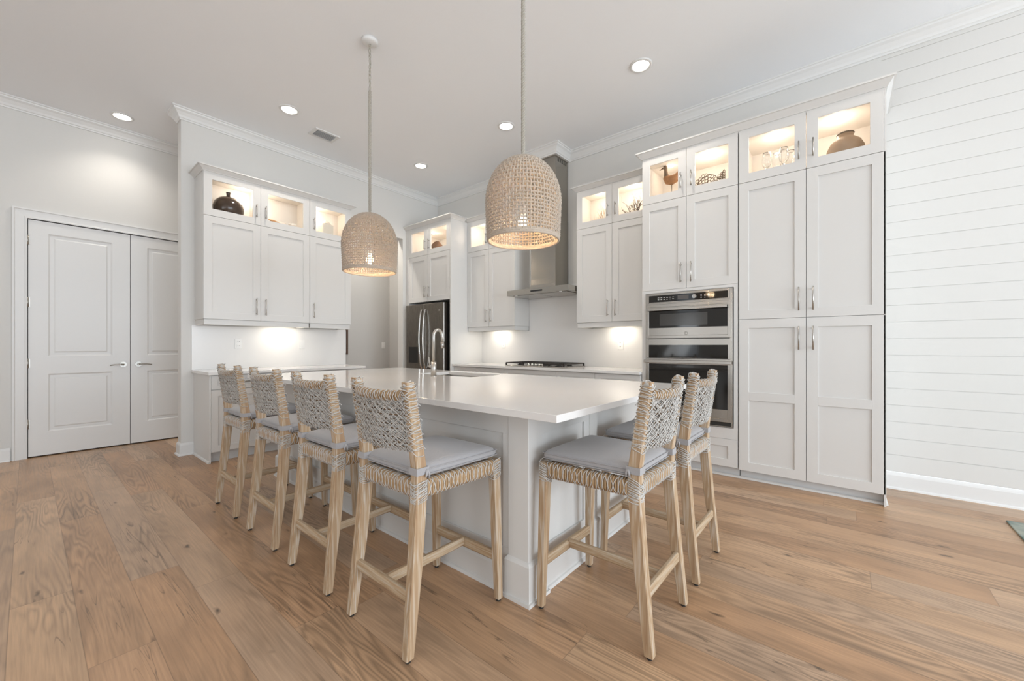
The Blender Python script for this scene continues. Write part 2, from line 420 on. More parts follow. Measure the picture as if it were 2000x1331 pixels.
for o in window_wall('wall_right', 10.0, (4.4, 7.7), (1.5, 1.5)):
    o.rotation_euler = (0, 0, PI/2); o.location = (XR+.15, YB, 0)

# crown moulding
cz = CEIL
CROWN = [(0, cz-.115), (.012, cz-.115), (.014, cz-.10), (.022, cz-.095), (.03, cz-.075), (.05, cz-.045), (.07, cz-.03), (.074, cz-.018), (.085, cz-.014), (.085, cz-.0005), (0, cz-.0005)]
struct('trim_1', MB().sweep([(XL, -.253), (XL, YB)][::-1], CROWN), M['trim'])
# crown runs: partition end face, its front, corner, back wall, round the chimney
path = [(-.13, WY0), (0, WY0), (0, 0), (2.265-.03, 0), (2.265-.03, -.345), (2.655+.03, -.345), (2.655+.03, 0), (XR, 0)]
path = [(-.13, -1.0), (-.13, WY0), (0, WY0), (0, -.0), (2.25, 0), (2.25, -.325), (2.665, -.325), (2.665, 0), (XR, 0)]
struct('trim_2', MB().sweep(path, CROWN), M['trim'])
# baseboards
BB = [(0, 0), (.016, 0), (.028, .0), (.026, .012), (.016, .018), (.014, .11), (.010, .122), (.004, .132), (0, .135)]
struct('baseboard_right', MB().sweep([(5.70, 0), (XR, 0)], BB), M['trim'])
struct('baseboard_left', MB().sweep([(XL, YB), (XL, DY0-.115)], BB), M['trim'])
struct('baseboard_partition', MB().sweep([(-.13, -2.0), (-.13, WY0), (0, WY0), (0, -3.412)], BB), M['trim'])
struct('baseboard_hall', MB().sweep([(XL+.012, -2.7), (XL+.012, -.253), (-.131, -.253)], BB), M['trim'])
# door casing
def casing(y0, y1, zt):
    mb = MB(); W = .10
    prof = [(0, 0), (W, 0), (W, .022), (W-.014, .022), (W-.02, .014), (.02, .010), (.012, .014), (0, .012)]
    pts = [(y0, 0), (y0, zt), (y1, zt), (y1, 0)]
    vs = []
    for i, (y, zc) in enumerate(pts):
        for o_, h in prof:
            sy = -1 if i < 2 else 1; yy = y+sy*o_; z_ = zc if i in (0, 3) else zc+o_
            vs.append((XL+h, yy, z_))
    n = len(prof); fs = [(i*n+j, i*n+(j+1) % n, (i+1)*n+(j+1) % n, (i+1)*n+j) for i in range(3) for j in range(n)]
    mb.add(vs, fs); mb.box(XL-.15, XL, y0-.012, y0+.001, 0, zt+.012); mb.box(XL-.15, XL, y1-.001, y1+.012, 0, zt+.012)
    return mb
struct('trim_3', casing(DY0-.004, DY2+.004, DZ+.006), M['trim'])
struct('door_gap_dark', MB().box(XL-.2, XL-.06, DY0-.01, DY2+.01, 0, DZ+.01), M['dark'])  # dark block behind the doors, painted as the shade in their gaps

# double doors
def room_door(name, y0, y1, hinge_low):
    x1 = XL-.004; x0 = x1-.04; rt = None
    mb = MB(); t = .004
    z0, z1 = .014, DZ-.003; y0 += .0025; y1 -= .0025
    yi0, yi1 = y0+.137, y1-.149 if hinge_low else y1-.137
    if not hinge_low: yi0 = y0+.149
    rails = [(z0, .262), (.877, 1.066), (2.375, z1)]
    mb.box(x0, x1, y0, yi0, z0, z1); mb.box(x0, x1, yi1, y1, z0, z1)
    for a, b in rails: mb.box(x0, x1, yi0, yi1, a, b)
    for a, b in ((.262, .877), (1.066, 2.375)):
        # raised panel: slope in, flat, slope out to field
        for k, (i0, i1, d0, d1) in enumerate(((0, .014, 0, .011), (.014, .040, .011, .011), (.040, .052, .011, .004))):
            o4 = [(yi0+i0, a+i0), (yi1-i0, a+i0), (yi1-i0, b-i0), (yi0+i0, b-i0)]; q4 = [(yi0+i1, a+i1), (yi1-i1, a+i1), (yi1-i1, b-i1), (yi0+i1, b-i1)]
            vs = [(x1-d0, *p) for p in o4]+[(x1-d1, *p) for p in q4]
            mb.add(vs, [(j, (j+1) % 4, 4+(j+1) % 4, 4+j) for j in range(4)])
        i = .052; mb.add([(x1-.004, yi0+i, a+i), (x1-.004, yi1-i, a+i), (x1-.004, yi1-i, b-i), (x1-.004, yi0+i, b-i)], [(0, 1, 2, 3)])
        mb.box(x0, x1-.02, yi0, yi1, a, b)
    d = build(name, mb, M['trim'], fix=False); d['kind'] = 'structure'
    # fix normals only matters for shading; faces are two sided
    ky = (y1-.058) if hinge_low else (y0+.070); kz = .957; s = -1 if hinge_low else 1
    h = MB(); h.cyl((x1, ky, kz), (x1+.012, ky, kz), .032, 20); h.cyl((x1+.012, ky, kz), (x1+.05, ky, kz), .011, 12)
    h.tube([(x1+.05, ky-s*.004, kz), (x1+.052, ky+s*.03, kz+.004), (x1+.05, ky+s*.07, kz+.002), (x1+.048, ky+s*.115, kz-.006)], [.011, .009, .007, .006], 10)
    build('door_handle', h, M['hinge'], d)
    if hinge_low:
        for zc in (2.286, 1.635, .995, .355):
            g = MB().cyl((x1+.006, y0-.003, zc-.05), (x1+.006, y0-.003, zc+.05), .0075, 10); g.box(x1-.002, x1+.001, y0-.003, y0+.012, zc-.05, zc+.05)
            build('hinge', g, M['hinge'], d)
    return d
room_door('door_1', DY0, DY1, True); room_door('door_2', DY1, DY2, False)

# ------------------------------------------------------------------ cabinetry (local frame: doors face -y, wall at y=0)
def pull(x, z, yf, length, vertical=True, standoff=.03, r=.0055):
    mb = MB(); h = length/2; y = yf-standoff
    if vertical:
        mb.cyl((x, y, z-h), (x, y, z+h), r, 10)
        for s in (-1, 1): mb.cyl((x, yf+.002, z+s*(h-.018)), (x, y, z+s*(h-.018)), r*.85, 8)
    else:
        mb.cyl((x-h, y, z), (x+h, y, z), r, 10)
        for s in (-1, 1): mb.cyl((x+s*(h-.018), yf+.002, z), (x+s*(h-.018), y, z), r*.85, 8)
    return mb
G = .0018
def shaker(root, x0, x1, z0, z1, yf, kind='door', handle=None, hl=.19, stile=.075, mid=None, hz=None, t=.02):
    """one door/drawer front; yf = plane of its face (negative)"""
    x0 += G; x1 -= G; z0 += G; z1 -= G
    rail = stile if kind != 'drawer' else min(stile, (z1-z0)*.27)
    mb = MB().ring(x0, x1, z0, z1, stile, yf, yf+t, rail)
    if kind != 'glass':
        mb.box(x0+stile-.002, x1-stile+.002, yf+.009, yf+t-.002, z0+rail-.002, z1-rail+.002)
        if mid: mb.box(x0+stile, x1-stile, yf, yf+t, mid-.036, mid+.036)
    d = build({'door': 'door', 'glass': 'glass_door', 'drawer': 'drawer'}[kind], mb, M['cab'], root, bevel=.0012)
    if kind == 'glass':
        build('glass_pane', MB().box(x0+stile-.004, x1-stile+.004, yf+.008, yf+.011, z0+rail-.004, z1-rail+.004), M['glass'], d)
    if handle:
        if kind == 'drawer': p = pull((x0+x1)/2, (z0+z1)/2, yf, .13, False)
        else:
            hx = x1-.045 if handle == 'R' else x0+.045
            p = pull(hx, hz, yf, hl)
        build('handle', p, M['nickel'], d)
    return d
def solid_case(root, x0, x1, z0, z1, d, front=.02, name='body'):
    return build(name, MB().box(x0, x1, -(d-front), -.001, z0, z1), M['cab'], root, bevel=.001)
def open_case(root, x0, x1, z0, z1, d, front=.02, t=.018, split=None):
    yf = -(d-front)
    sh = MB(); sh.box(x0, x0+t*.5, yf, -.001, z0, z1); sh.box(x1-t*.5, x1, yf, -.001, z0, z1); sh.box(x0+t*.5, x1-t*.5, yf, -.001, z1-t*.5, z1); sh.box(x0+t*.5, x1-t*.5, yf, -.001, z0, z0+t*.5)
    b = build('body', sh, M['cab'], root)
    i = MB(); a0, a1, c0, c1 = x0+t*.5, x1-t*.5, z0+t*.5, z1-t*.5
    i.box(a0, a0+.008, yf+.004, -.01, c0, c1); i.box(a1-.008, a1, yf+.004, -.01, c0, c1); i.box(a0, a1, yf+.004, -.01, c0, c0+.012); i.box(a0, a1, yf+.004, -.01, c1-.012, c1); i.box(a0, a1, -.018, -.01, c0, c1)
    if split: i.box(split-.01, split+.01, yf+.004, -.018, c0, c1)
    build('interior', i, M['cabin'], root, label='pale maple cabinet interior')
    return b
def puck(root, x, y, z, power=2.2, col=(1, .87, .75)):
    """small round cabinet light under the top board plus its lamp"""
    p = build('cabinet_light', MB().cyl((x, y, z-.008), (x, y, z), .028, 16), M['puck'], root, label='small warm round cabinet light')
    l = D.lights.new('cabinet_lamp', 'POINT'); l.energy = power; l.color = col; l.shadow_soft_size = .05
    o = D.objects.new('cabinet_lamp', l); COL.objects.link(o); o.parent = root; o.location = (x, y, z-.12)
def crown_small(name, label, path, z, hgt=.052, out=.055):
    prof = [(0, z), (.006, z), (.010, z+.008), (out-.012, z+hgt-.014), (out, z+hgt-.012), (out, z+hgt), (0, z+hgt)]
    return tag(build(name, MB().sweep(path, prof), M['cab']), label, 'molding')

# ---- wall cabinets on the back wall
DW = .335; ZB, ZS, ZT = 1.451, 2.572, 3.027
def wallpair(x0, x1, xs, zs, zt, zb, d, lab_low, lab_top, pw=(2.2, 2.2), rail=True, hz_low=None, name='wall_cabinet', loc=(0, 0), rz=0, hg=.145):
    lx, ly = loc
    r = thing(name, lab_low, 'cabinet', (lx, ly, zb), rz)
    off = zb
    b = solid_case(r, x0, x1, 0, zs-zb, d)
    edges = [x0]+list(xs)+[x1]
    return r
def upper_unit(x0, x1, splits, hands, zb, zs, d, label, loc, rz, hlow=.19, name='wall_cabinet', rail=True, hzoff=.13):
    r = thing(name, label, 'cabinet', (loc[0], loc[1], zb), rz)
    solid_case(r, x0, x1, 0, zs-zb, d)
    E_ = [x0]+splits+[x1]
    for i in range(len(E_)-1):
        shaker(r, E_[i], E_[i+1], 0, zs-zb, -d, handle=hands[i], hl=hlow, hz=hzoff+.03)
    if rail:
        build('light_rail', MB().box(x0+.008, x1-.008, -(d-.012), -(d-.034), -.058, -.001).box(x0+.008, x0+.026, -(d-.034), -.001, -.058, -.001).box(x1-.026, x1-.008, -(d-.034), -.001, -.058, -.001), M['cab'], r)
    return r
def glass_unit(x0, x1, splits, hands, zs, zt, d, label, loc, rz, pw=2.2, lamps=None, divider=None):
    r = thing('glass_cabinet', label, 'cabinet', (loc[0], loc[1], zs), rz)
    h = zt-zs
    open_case(r, x0, x1, 0, h, d, split=divider)
    E_ = [x0]+splits+[x1]
    for i in range(len(E_)-1):
        shaker(r, E_[i], E_[i+1], 0, h, -d, 'glass', handle=hands[i], hl=.145, hz=.155)
    for (lx, p) in lamps:
        puck(r, lx, -(d*.55), h-.021, p)
    return r
LP = .85
upper_unit(1.084, 2.007, [1.525], ['R', 'L'], ZB, ZS, DW, 'tall white double-door wall cabinet between the fridge and the range hood', (0, 0), 0)
glass_unit(1.084, 2.007, [1.525], ['R', 'L'], ZS, ZT, DW, 'lit glass-door cabinet between the fridge and the range hood, partly behind the big pendant', (0, 0), 0, lamps=[(1.3, LP), (1.77, LP)])
upper_unit(2.972, 3.874, [3.431], ['R', 'L'], ZB, ZS, DW, 'tall white double-door wall cabinet between the range hood and the oven', (0, 0), 0)
glass_unit(2.972, 3.874, [3.431], ['R', 'L'], ZS, ZT, DW, 'lit glass-door cabinet right of the hood holding dark coral', (0, 0), 0, lamps=[(3.2, LP*.8), (3.62, LP*1.3)])
crown_small('cabinet_crown', 'white crown on the cabinets between the fridge and the hood', [(1.066, 0), (2.007, 0)][:0]+[(1.10, -DW), (2.007, -DW), (2.007, 0)][::1], ZT)
crown_small('cabinet_crown', 'white crown on the cabinets between the hood and the oven tower', [(2.972, 0), (2.972, -DW), (3.874, -DW)], ZT)
# ---- fridge surround
DF = .665; ZF = 1.854
r = thing('fridge_surround', 'tall white side panels standing either side of the fridge', 'cabinet', (0, 0, 0))
build('side_panel', MB().box(1.064, 1.083, -DF+.0, -.001, 0, ZT), M['cab'], r, bevel=.001)
build('side_panel', MB().box(.001, .078, -DF+.0, -.001, 0, ZT), M['cab'], r, bevel=.001)
r = thing('fridge_cabinet', 'white double-door cabinet directly above the stainless fridge', 'cabinet', (0, 0, ZF))
solid_case(r, .0785, 1.0635, 0, ZS-ZF, DF)
shaker(r, .09, .55, 0, ZS-ZF, -DF, handle='R', hz=.15, hl=.17); shaker(r, .55, 1.062, 0, ZS-ZF, -DF, handle='L', hz=.15, hl=.17)
r = glass_unit(.0785, 1.0635, [.55], ['R', 'L'], ZS, ZT, DF, 'lit glass-door cabinet high above the stainless fridge', (0, 0), 0, lamps=[(.33, LP), (.80, LP*1.4)])
crown_small('cabinet_crown', 'white crown on top of the fridge cabinet', [(0.001, -DF), (1.083, -DF), (1.083, -DW-.06)], ZT)
# ---- oven tower
DP = .575; TX0, TX1 = 3.878, 4.742; Z3 = 2.600; Z4 = 3.064; ZO = 1.726
r = thing('oven_tower', 'tall white cabinet that holds the wall ovens', 'cabinet', (0, 0, 0))
OX0, OX1, OZ0, OZ1 = 3.922, 4.703, .45, 1.694
mb = MB(); mb.box(TX0, TX0+.03, -(DP-.02), -.001, .09, Z3); mb.box(TX1-.02, TX1, -(DP-.02), -.001, .09, Z3)
mb.box(TX0+.03, TX1-.02, -(DP-.02), -.001, OZ1+.004, Z3); mb.box(TX0+.03, TX1-.02, -(DP-.02), -.001, .09, OZ0-.004); mb.box(TX0+.03, TX1-.02, -.02, -.001, OZ0-.004, OZ1+.004)
mb.box(TX0+.03, OX0-.003, -(DP-.02), -.02, OZ0-.004, OZ1+.004); mb.box(OX1+.003, TX1-.02, -(DP-.02), -.02, OZ0-.004, OZ1+.004)
build('body', mb, M['cab'], r)
build('face_frame', MB().box(TX0, OX0-.006, -DP, -(DP-.02), .345, ZO).box(OX1+.006, TX1-.002, -DP, -(DP-.02), .345, ZO).box(OX0-.006, OX1+.006, -DP, -(DP-.02), OZ1+.006, ZO).box(OX0-.006, OX1+.006, -DP, -(DP-.02), .345, OZ0-.006), M['cab'], r)
shaker(r, TX0, 4.307, ZO, Z3, -DP, handle='R', hz=ZO+.15, hl=.19); shaker(r, 4.307, TX1, ZO, Z3, -DP, handle='L', hz=ZO+.15, hl=.19)
shaker(r, TX0+.02, TX1-.002, .095, .345, -DP, 'drawer', handle='R')
build('toe_kick', MB().box(TX0, TX1, -(DP-.075), -.001, 0, .09), M['toe'], r)
glass_unit(TX0, TX1, [4.307], ['R', 'L'], Z3, Z4, DP, 'lit glass-door cabinet above the wall ovens with a carved duck', (0, 0), 0, lamps=[(4.08, LP*1.2), (4.45, LP*1.6)])
# ---- pantry
PX0, PX1, PX2 = 4.748, 5.227, 5.700; ZM = 1.406
r = thing('pantry_cabinet', 'tall four-door white pantry cabinet beside the shiplap wall', 'cabinet', (0, 0, 0))
build('body', MB().box(PX0, PX2-.012, -(DP-.02), -.001, .087, Z3-.001).box(PX2-.012, PX2, -DP, -.001, .0, Z3-.001), M['cab'], r)
for a, b_, hd in ((PX0, PX1, 'R'), (PX1, PX2-.002, 'L')):
    shaker(r, a, b_, .087, ZM, -DP, handle=hd, hz=1.241, hl=.19, mid=.74)
    shaker(r, a, b_, ZM, Z3, -DP, handle=hd, hz=1.557, hl=.19)
build('toe_kick', MB().box(PX0, PX2-.013, -(DP-.075), -.001, 0, .087), M['toe'], r)
build('shoe_moulding', MB().sweep([(PX0-.85, -(DP-.060)), (PX2+.001, -(DP-.060)), (PX2+.001, -.03)], [(0, 0), (.014, 0), (.010, .014), (0, .020)]), M['cab'], r)
r = glass_unit(PX0, PX2-.012, [PX1], ['R', 'L'], Z3, Z4, DP, 'lit glass-door cabinet on top of the pantry with a clay pot', (0, 0), 0, lamps=[(5.0, LP*1.3), (5.42, LP*1.6)])
build('side_panel', MB().box(PX2-.0119, PX2, -DP, -.001, 0, Z4-Z3), M['cab'], r)
crown_small('cabinet_crown', 'long white crown over the oven tower and pantry', [(TX0, -DW-.060), (TX0, -DP), (PX2, -DP), (PX2, -.002)], Z4, .062, .052)

# ---- base cabinets along the back wall
r = thing('base_cabinet', 'long run of white base cabinets under the cooktop counter', 'cabinet', (0, 0, 0))
BX0, BX1, DB, CT = 1.085, 3.872, .60, .885
build('body', MB().box(BX0, BX1, -(DB-.02), -.001, .10, CT-.001), M['cab'], r)
sm = [BX0+.001, 1.534, 2.04, 2.845, 3.357, BX1-.001]
for i in range(5):
    shaker(r, sm[i], sm[i+1], .69, .878, -DB, 'drawer', handle='R', stile=.06)
    if i == 2:
        shaker(r, sm[i], sm[i+1], .40, .685, -DB, 'drawer', handle='R', stile=.06); shaker(r, sm[i], sm[i+1], .105, .395, -DB, 'drawer', handle='R', stile=.06)
    else: shaker(r, sm[i], sm[i+1], .105, .685, -DB, handle='R' if i % 2 else 'L', hz=.56, stile=.06)
build('toe_kick', MB().box(BX0, BX1, -(DB-.075), -.001, 0, .10), M['toe'], r)
tag(build('countertop', MB().box(BX0, 3.877, -.646, -.001, CT, .915), M['quartz'], bevel=.002), 'white quartz counter along the back wall under the cooktop', 'countertop')
tag(build('backsplash', MB().box(BX0, 3.877, -.012, -.001, .9155, 1.391), M['splash']), 'long pale stone backsplash along the back counter', 'backsplash')
tag(build('backsplash', MB().box(2.009, 2.970, -.012, -.001, 1.391, 1.99), M['splash']), 'tall pale stone backsplash panel between the wall cabinets under the hood', 'backsplash')

# ---- bar wall (faces +x): local x -> world y
BR = PI/2; BO = (0, -3.403); BL = 1.616
d_ = .344
upper_unit(0, 1.077, [.533], ['R', 'L'], 1.459, 2.546, d_, 'tall white double-door wall cabinet at the left end over the bar counter', BO, BR)
glass_unit(0, 1.077, [.533], ['R', 'L'], 2.546, 3.006, d_, 'lit two-door glass cabinet over the bar with a dark vase', BO, BR, lamps=[(.42, LP*1.2), (.62, LP*.9)], divider=.533)
upper_unit(1.077, BL, [], ['L'], 1.459, 2.546, d_, 'narrow white single-door wall cabinet over the bar, nearest the hall opening', BO, BR)
glass_unit(1.077, BL, [], ['L'], 2.546, 3.006, d_, 'lit single-door glass cabinet over the bar, nearest the hall opening', BO, BR, lamps=[(1.2, LP*1.6)])
crown_small('cabinet_crown', 'white crown above the bar wall cabinets', [(0, BO[1]), (.344, BO[1]), (.344, BO[1]+BL), (0, BO[1]+BL)], 3.006)
r = thing('bar_base_cabinet', 'white base cabinet with drawers under the bar counter behind the stools', 'cabinet', (0, -3.411, 0), BR)
bw = 1.655
build('body', MB().box(.014, bw-.014, -.57, -.001, .10, .884).box(0, .014, -.59, -.001, 0, .884).box(bw-.014, bw, -.59, -.001, 0, .884), M['cab'], r)
for i in range(3):
    a, b_ = .014+i*(bw-.028)/3, .014+(i+1)*(bw-.028)/3
    shaker(r, a, b_, .735, .878, -.59, 'drawer', handle='R', stile=.055); shaker(r, a, b_, .105, .73, -.59, handle='L' if i == 1 else 'R', hz=.60, stile=.06)
build('toe_kick', MB().box(.014, bw-.014, -.52, -.001, 0, .10), M['toe'], r)
build('shoe_moulding', MB().sweep([(0, -.002), (0, -.60)], [(0, 0), (.014, 0), (.010, .014), (0, .02)]), M['cab'], r)
tag(build('countertop', MB().box(.001, .644, -3.43, -1.744, .885, .915).box(.001, .09, -1.744, -1.684, .885, .915), M['quartz'], bevel=.002), 'white quartz bar counter under the left wall cabinets', 'countertop')
tag(build('backsplash', MB().box(.001, .012, -3.43, -1.683, .9155, 1.400), M['splash']), 'plain white backsplash behind the bar counter', 'backsplash')

# under-cabinet lights
def ucl(x, y, z, rz, label, power=5):
    o = thing('under_cabinet_light', label, 'light', (x, y, z), rz)
    build('housing', MB().box(-.15, .15, -.02, .02, -.012, 0), M['trim'], o)
    build('diffuser', MB().box(-.14, .14, -.014, .014, -.015, -.012), M['strip'], o)
    area('under_cabinet_lamp', (0, 0, -.02), (0, 0, 0), .22, .03, power, (1, .90, .76), parent=o)
ucl(.17, -2.55, 1.457, PI/2, 'small light glowing under the bar wall cabinets', 1.0)
ucl(1.50, -.14, 1.449, 0, 'small light glowing under the cabinet left of the hood', 1.0)
ucl(3.42, -.14, 1.449, 0, 'small light glowing under the cabinet beside the oven', 1.0)

# outlets and switches
def plate(name, label, cat, loc, rz, dark=False):
    o = thing(name, label, cat, loc, rz)
    build('cover_plate', MB().box(-.036, .036, -.006, 0, -.058, .058), M['outlet'], o, bevel=.002)
    if cat == 'outlet':
        m_ = MB()
        for s in (-1, 1):
            m_.box(-.017, .017, -.009, -.006, s*.024-.014, s*.024+.014)
        f = build('socket', m_, M['outlet'], o)
        sl = MB()
        for s in (-1, 1):
            sl.box(-.008, -.005, -.0095, -.009, s*.024-.004, s*.024+.006); sl.box(.005, .008, -.0095, -.009, s*.024-.004, s*.024+.006)
        build('slot', sl, M['dark'], f)
    else:
        build('rocker', MB().box(-.017, .017, -.010, -.006, -.033, .033), M['outlet'], o, bevel=.001)
    return o
plate('outlet', 'white outlet on the bar backsplash, left of the under-cabinet glow', 'outlet', (.012, -2.994, 1.20), PI/2)
plate('wall_switch', 'white switch on the bar backsplash, right of the under-cabinet glow', 'switch', (.012, -2.28, 1.197), PI/2)
plate('outlet', 'white outlet on the backsplash left of the cooktop', 'outlet', (1.53, -.012, 1.205), 0)
plate('outlet', 'white outlet on the backsplash between cooktop and oven', 'outlet', (3.389, -.012, 1.19), 0)
plate('wall_switch', 'small switch on the grey hall wall seen through the opening', 'switch', (XL+.012, -.383, 1.185), PI/2)

# ------------------------------------------------------------------ range hood
r = thing('range_hood', 'stainless chimney range hood above the cooktop', 'range hood', (0, 0, 0))
hx0, hx1, hy = 2.012, 2.962, -.50
mb = MB().box(hx0, hx1, hy, -.013, 1.835, 1.905)
build('canopy', mb, M['steelhood'], r, bevel=.002)
build('filter_panel', MB().box(hx0+.06, 2.475, hy+.05, -.06, 1.829, 1.8345).box(2.485, hx1-.06, hy+.05, -.06, 1.829, 1.8345), M['steel'], r)
for x in (2.14, 2.83): build('hood_lamp', MB().cyl((x, hy+.03, 1.830), (x, hy+.03, 1.8345), .018, 14), M['outlet'], r)
# chimney with a flared foot
cx0, cx1, cyf = 2.265, 2.65, -.31
sec = [(cx0-.03, cx1+.02, cyf-.03, 1.905), (cx0-.012, cx1+.008, cyf-.012, 1.93), (cx0-.004, cx1+.002, cyf-.004, 1.975), (cx0, cx1, cyf, 2.05), (cx0, cx1, cyf, 2.80)]
def loft(sec):
    m_ = MB(); vs = []
    for a, b_, y, z_ in sec: vs += [(a, y, z_), (b_, y, z_), (b_, -.013, z_), (a, -.013, z_)]
    fs = [(i*4+k, i*4+(k+1) % 4, (i+1)*4+(k+1) % 4, (i+1)*4+k) for i in range(len(sec)-1) for k in range(4)]
    fs += [(3, 2, 1, 0), tuple((len(sec)-1)*4+k for k in range(4))]
    return m_.add(vs, fs)
build('chimney_cover', loft(sec), M['steelhood'], r, bevel=.001)
build('chimney_cover', loft([(cx0+.004, cx1-.004, cyf+.004, 2.80), (cx0+.004, cx1-.004, cyf+.004, 3.63)]), M['steelhood'], r, bevel=.001)
sl = MB()
for k in range(5): sl.box(cx1-.0045, cx1-.0030, -.25+k*.045, -.225+k*.045, 3.535, 3.575)
build('vent_slot', sl, M['dark'], r, label='dark slots near the top of the chimney')
build('control_panel', MB().box(2.40, 2.58, hy-.002, hy, 1.86, 1.88), M['blackglass'], r)
# white box above the chimney that the crown wraps
struct('trim_5', MB().box(2.25, 2.665, -.325, -.001, 3.60, CEIL-.001), M['wall'])

# ------------------------------------------------------------------ cooktop
r = thing('cooktop', 'stainless gas cooktop with black grates set in the back counter', 'cooktop', (2.487, -.32, .916))
build('tray', MB().box(-.455, .455, -.25, .25, 0, .010), M['steel'], r, bevel=.003)
for bx in (-.30, 0, .30):
    g = MB(); y0, y1 = -.235, .235
    if bx == 0: y0 = -.10
    x0, x1 = bx-.14, bx+.14
    for a, b_ in (((x0, y0), (x1, y0)), ((x1, y0), (x1, y1)), ((x1, y1), (x0, y1)), ((x0, y1), (x0, y0))):
        g.box(min(a[0], b_[0])-.006, max(a[0], b_[0])+.006, min(a[1], b_[1])-.006, max(a[1], b_[1])+.006, .034, .048)
    for x, y in ((x0, y0), (x1, y0), (x1, y1), (x0, y1)): g.box(x-.008, x+.008, y-.008, y+.008, .010, .036)
    g.box(bx-.005, bx+.005, y0, y1, .036, .048); ym = (y0+y1)/2
    g.box(x0, x1, ym-.005, ym+.005, .036, .048)
    for yy in ((y0+ym)/2, (y1+ym)/2): g.box(x0, x1, yy-.005, yy+.005, .036, .048)
    build('grate', g, M['grate'], r)
for x, y, q in ((-.30, -.12, .035), (-.30, .12, .045), (0, .07, .055), (.30, -.12, .045), (.30, .12, .035)):
    build('burner', MB().cyl((x, y, .010), (x, y, .022), q, 20).cyl((x, y, .022), (x, y, .030), q*.7, 20), M['black'], r)
for k in range(5):
    x = -.11+.055*k; build('knob', MB().cyl((x, -.185, .010), (x, -.185, .036), .019, 16, .016).box(x-.003, x+.003, -.20, -.17, .036, .040), M['chrome'], r)

# ------------------------------------------------------------------ wall ovens
r = thing('wall_oven', 'stainless built-in microwave and oven in the tall cabinet', 'oven', (0, 0, 0))
yf = -.592
build('case', MB().box(OX0+.02, OX1-.02, -(DP-.022), -.03, OZ0+.01, OZ1-.01), M['black'], r)
build('trim_frame', MB().ring(OX0, OX1, OZ0, OZ1, .022, -.588, -.5765).box(OX0+.022, OX1-.022, -.584, -.5765, 1.587, 1.60).box(OX0+.022, OX1-.022, -.584, -.5765, 1.222, 1.244), M['steel'], r)
b0 = build('control_panel', MB().box(OX0+.022, OX1-.022, -.596, -.5765, 1.600, OZ1-.014), M['steel'], r)
build('display', MB().box(OX0+.036, OX1-.036, -.5985, -.596, 1.606, 1.672), M['blackglass'], b0)
kb = MB().cyl((4.386, -.5985, 1.640), (4.386, -.611, 1.640), .019, 20)
build('knob', kb, M['chrome'], b0)
bt = MB()
for j in range(6):
    for k in range(2): bt.box(4.045+j*.028, 4.060+j*.028, -.5992, -.5986, 1.628+k*.018, 1.632+k*.018)
for j in range(3):
    for k in range(3): bt.box(4.440+j*.032, 4.450+j*.032, -.5992, -.5986, 1.622+k*.014, 1.625+k*.014)
build('button', bt, M['outlet'], b0, label='pale printed buttons')
build('lcd', MB().box(4.235, 4.335, -.5992, -.5986, 1.622, 1.660), mat('lcd_grey', (.10, .09, .085), .2), b0)
# microwave door
def oven_door(z0, z1, gz0, gz1, hz, hx0=OX0+.035, hx1=OX1-.035, hh=.026):
    d = build('oven_door', MB().ring(OX0+.010, OX1-.010, z0, z1, .028, -.604, -.589).box(OX0+.038, OX1-.038, -.604, -.589, gz1, z1-.028).box(OX0+.038, OX1-.038, -.604, -.589, z0+.028, gz0), M['steel'], r, bevel=.0015)
    build('door_glass', MB().box(OX0+.036, OX1-.036, -.602, -.592, gz0-.002, gz1+.002), M['blackglass'], d)
    h = MB().box(hx0, hx1, -.650, -.636, hz-hh/2, hz+hh/2)
    for x in (hx0+.03, hx1-.03): h.box(x-.012, x+.012, -.640, -.603, hz-hh/2+.004, hz+hh/2-.004)
    build('handle', h, M['steel'], d, bevel=.004)
    return d
d1 = oven_door(1.250, 1.584, 1.352, 1.545, 1.531)
lg = MB(); lg.tube([(4.312+.014*math.cos(a), -.6045, 1.298+.014*math.sin(a)) for a in [2*PI*k/20 for k in range(20)]], .0016, 5, closed=True)
lg.tube([(4.312+.006*math.cos(a), -.6045, 1.298+.006*math.sin(a)) for a in [2*PI*k/12 for k in range(10)]], .0015, 5)
build('emblem', lg, M['steeldark'], d1, label='small round maker emblem')
build('inner_window', MB().box(4.065, 4.50, -.6025, -.602, 1.372, 1.487), mat('tinted_window', (.055, .052, .048), .12), d1)
b1 = build('oven_control_panel', MB().box(OX0+.010, OX1-.010, -.600, -.5765, 1.060, 1.222), M['steel'], r)
build('display', MB().box(OX0+.036, OX1-.036, -.6025, -.600, 1.062, 1.186), M['blackglass'], b1)
oven_door(.495, 1.056, .605, 1.002, 1.026, OX0+.0, OX1-.0, .030)
build('lower_vent', MB().box(OX0+.012, OX1-.012, -.590, -.5765, .458, .492), M['dark'], r)

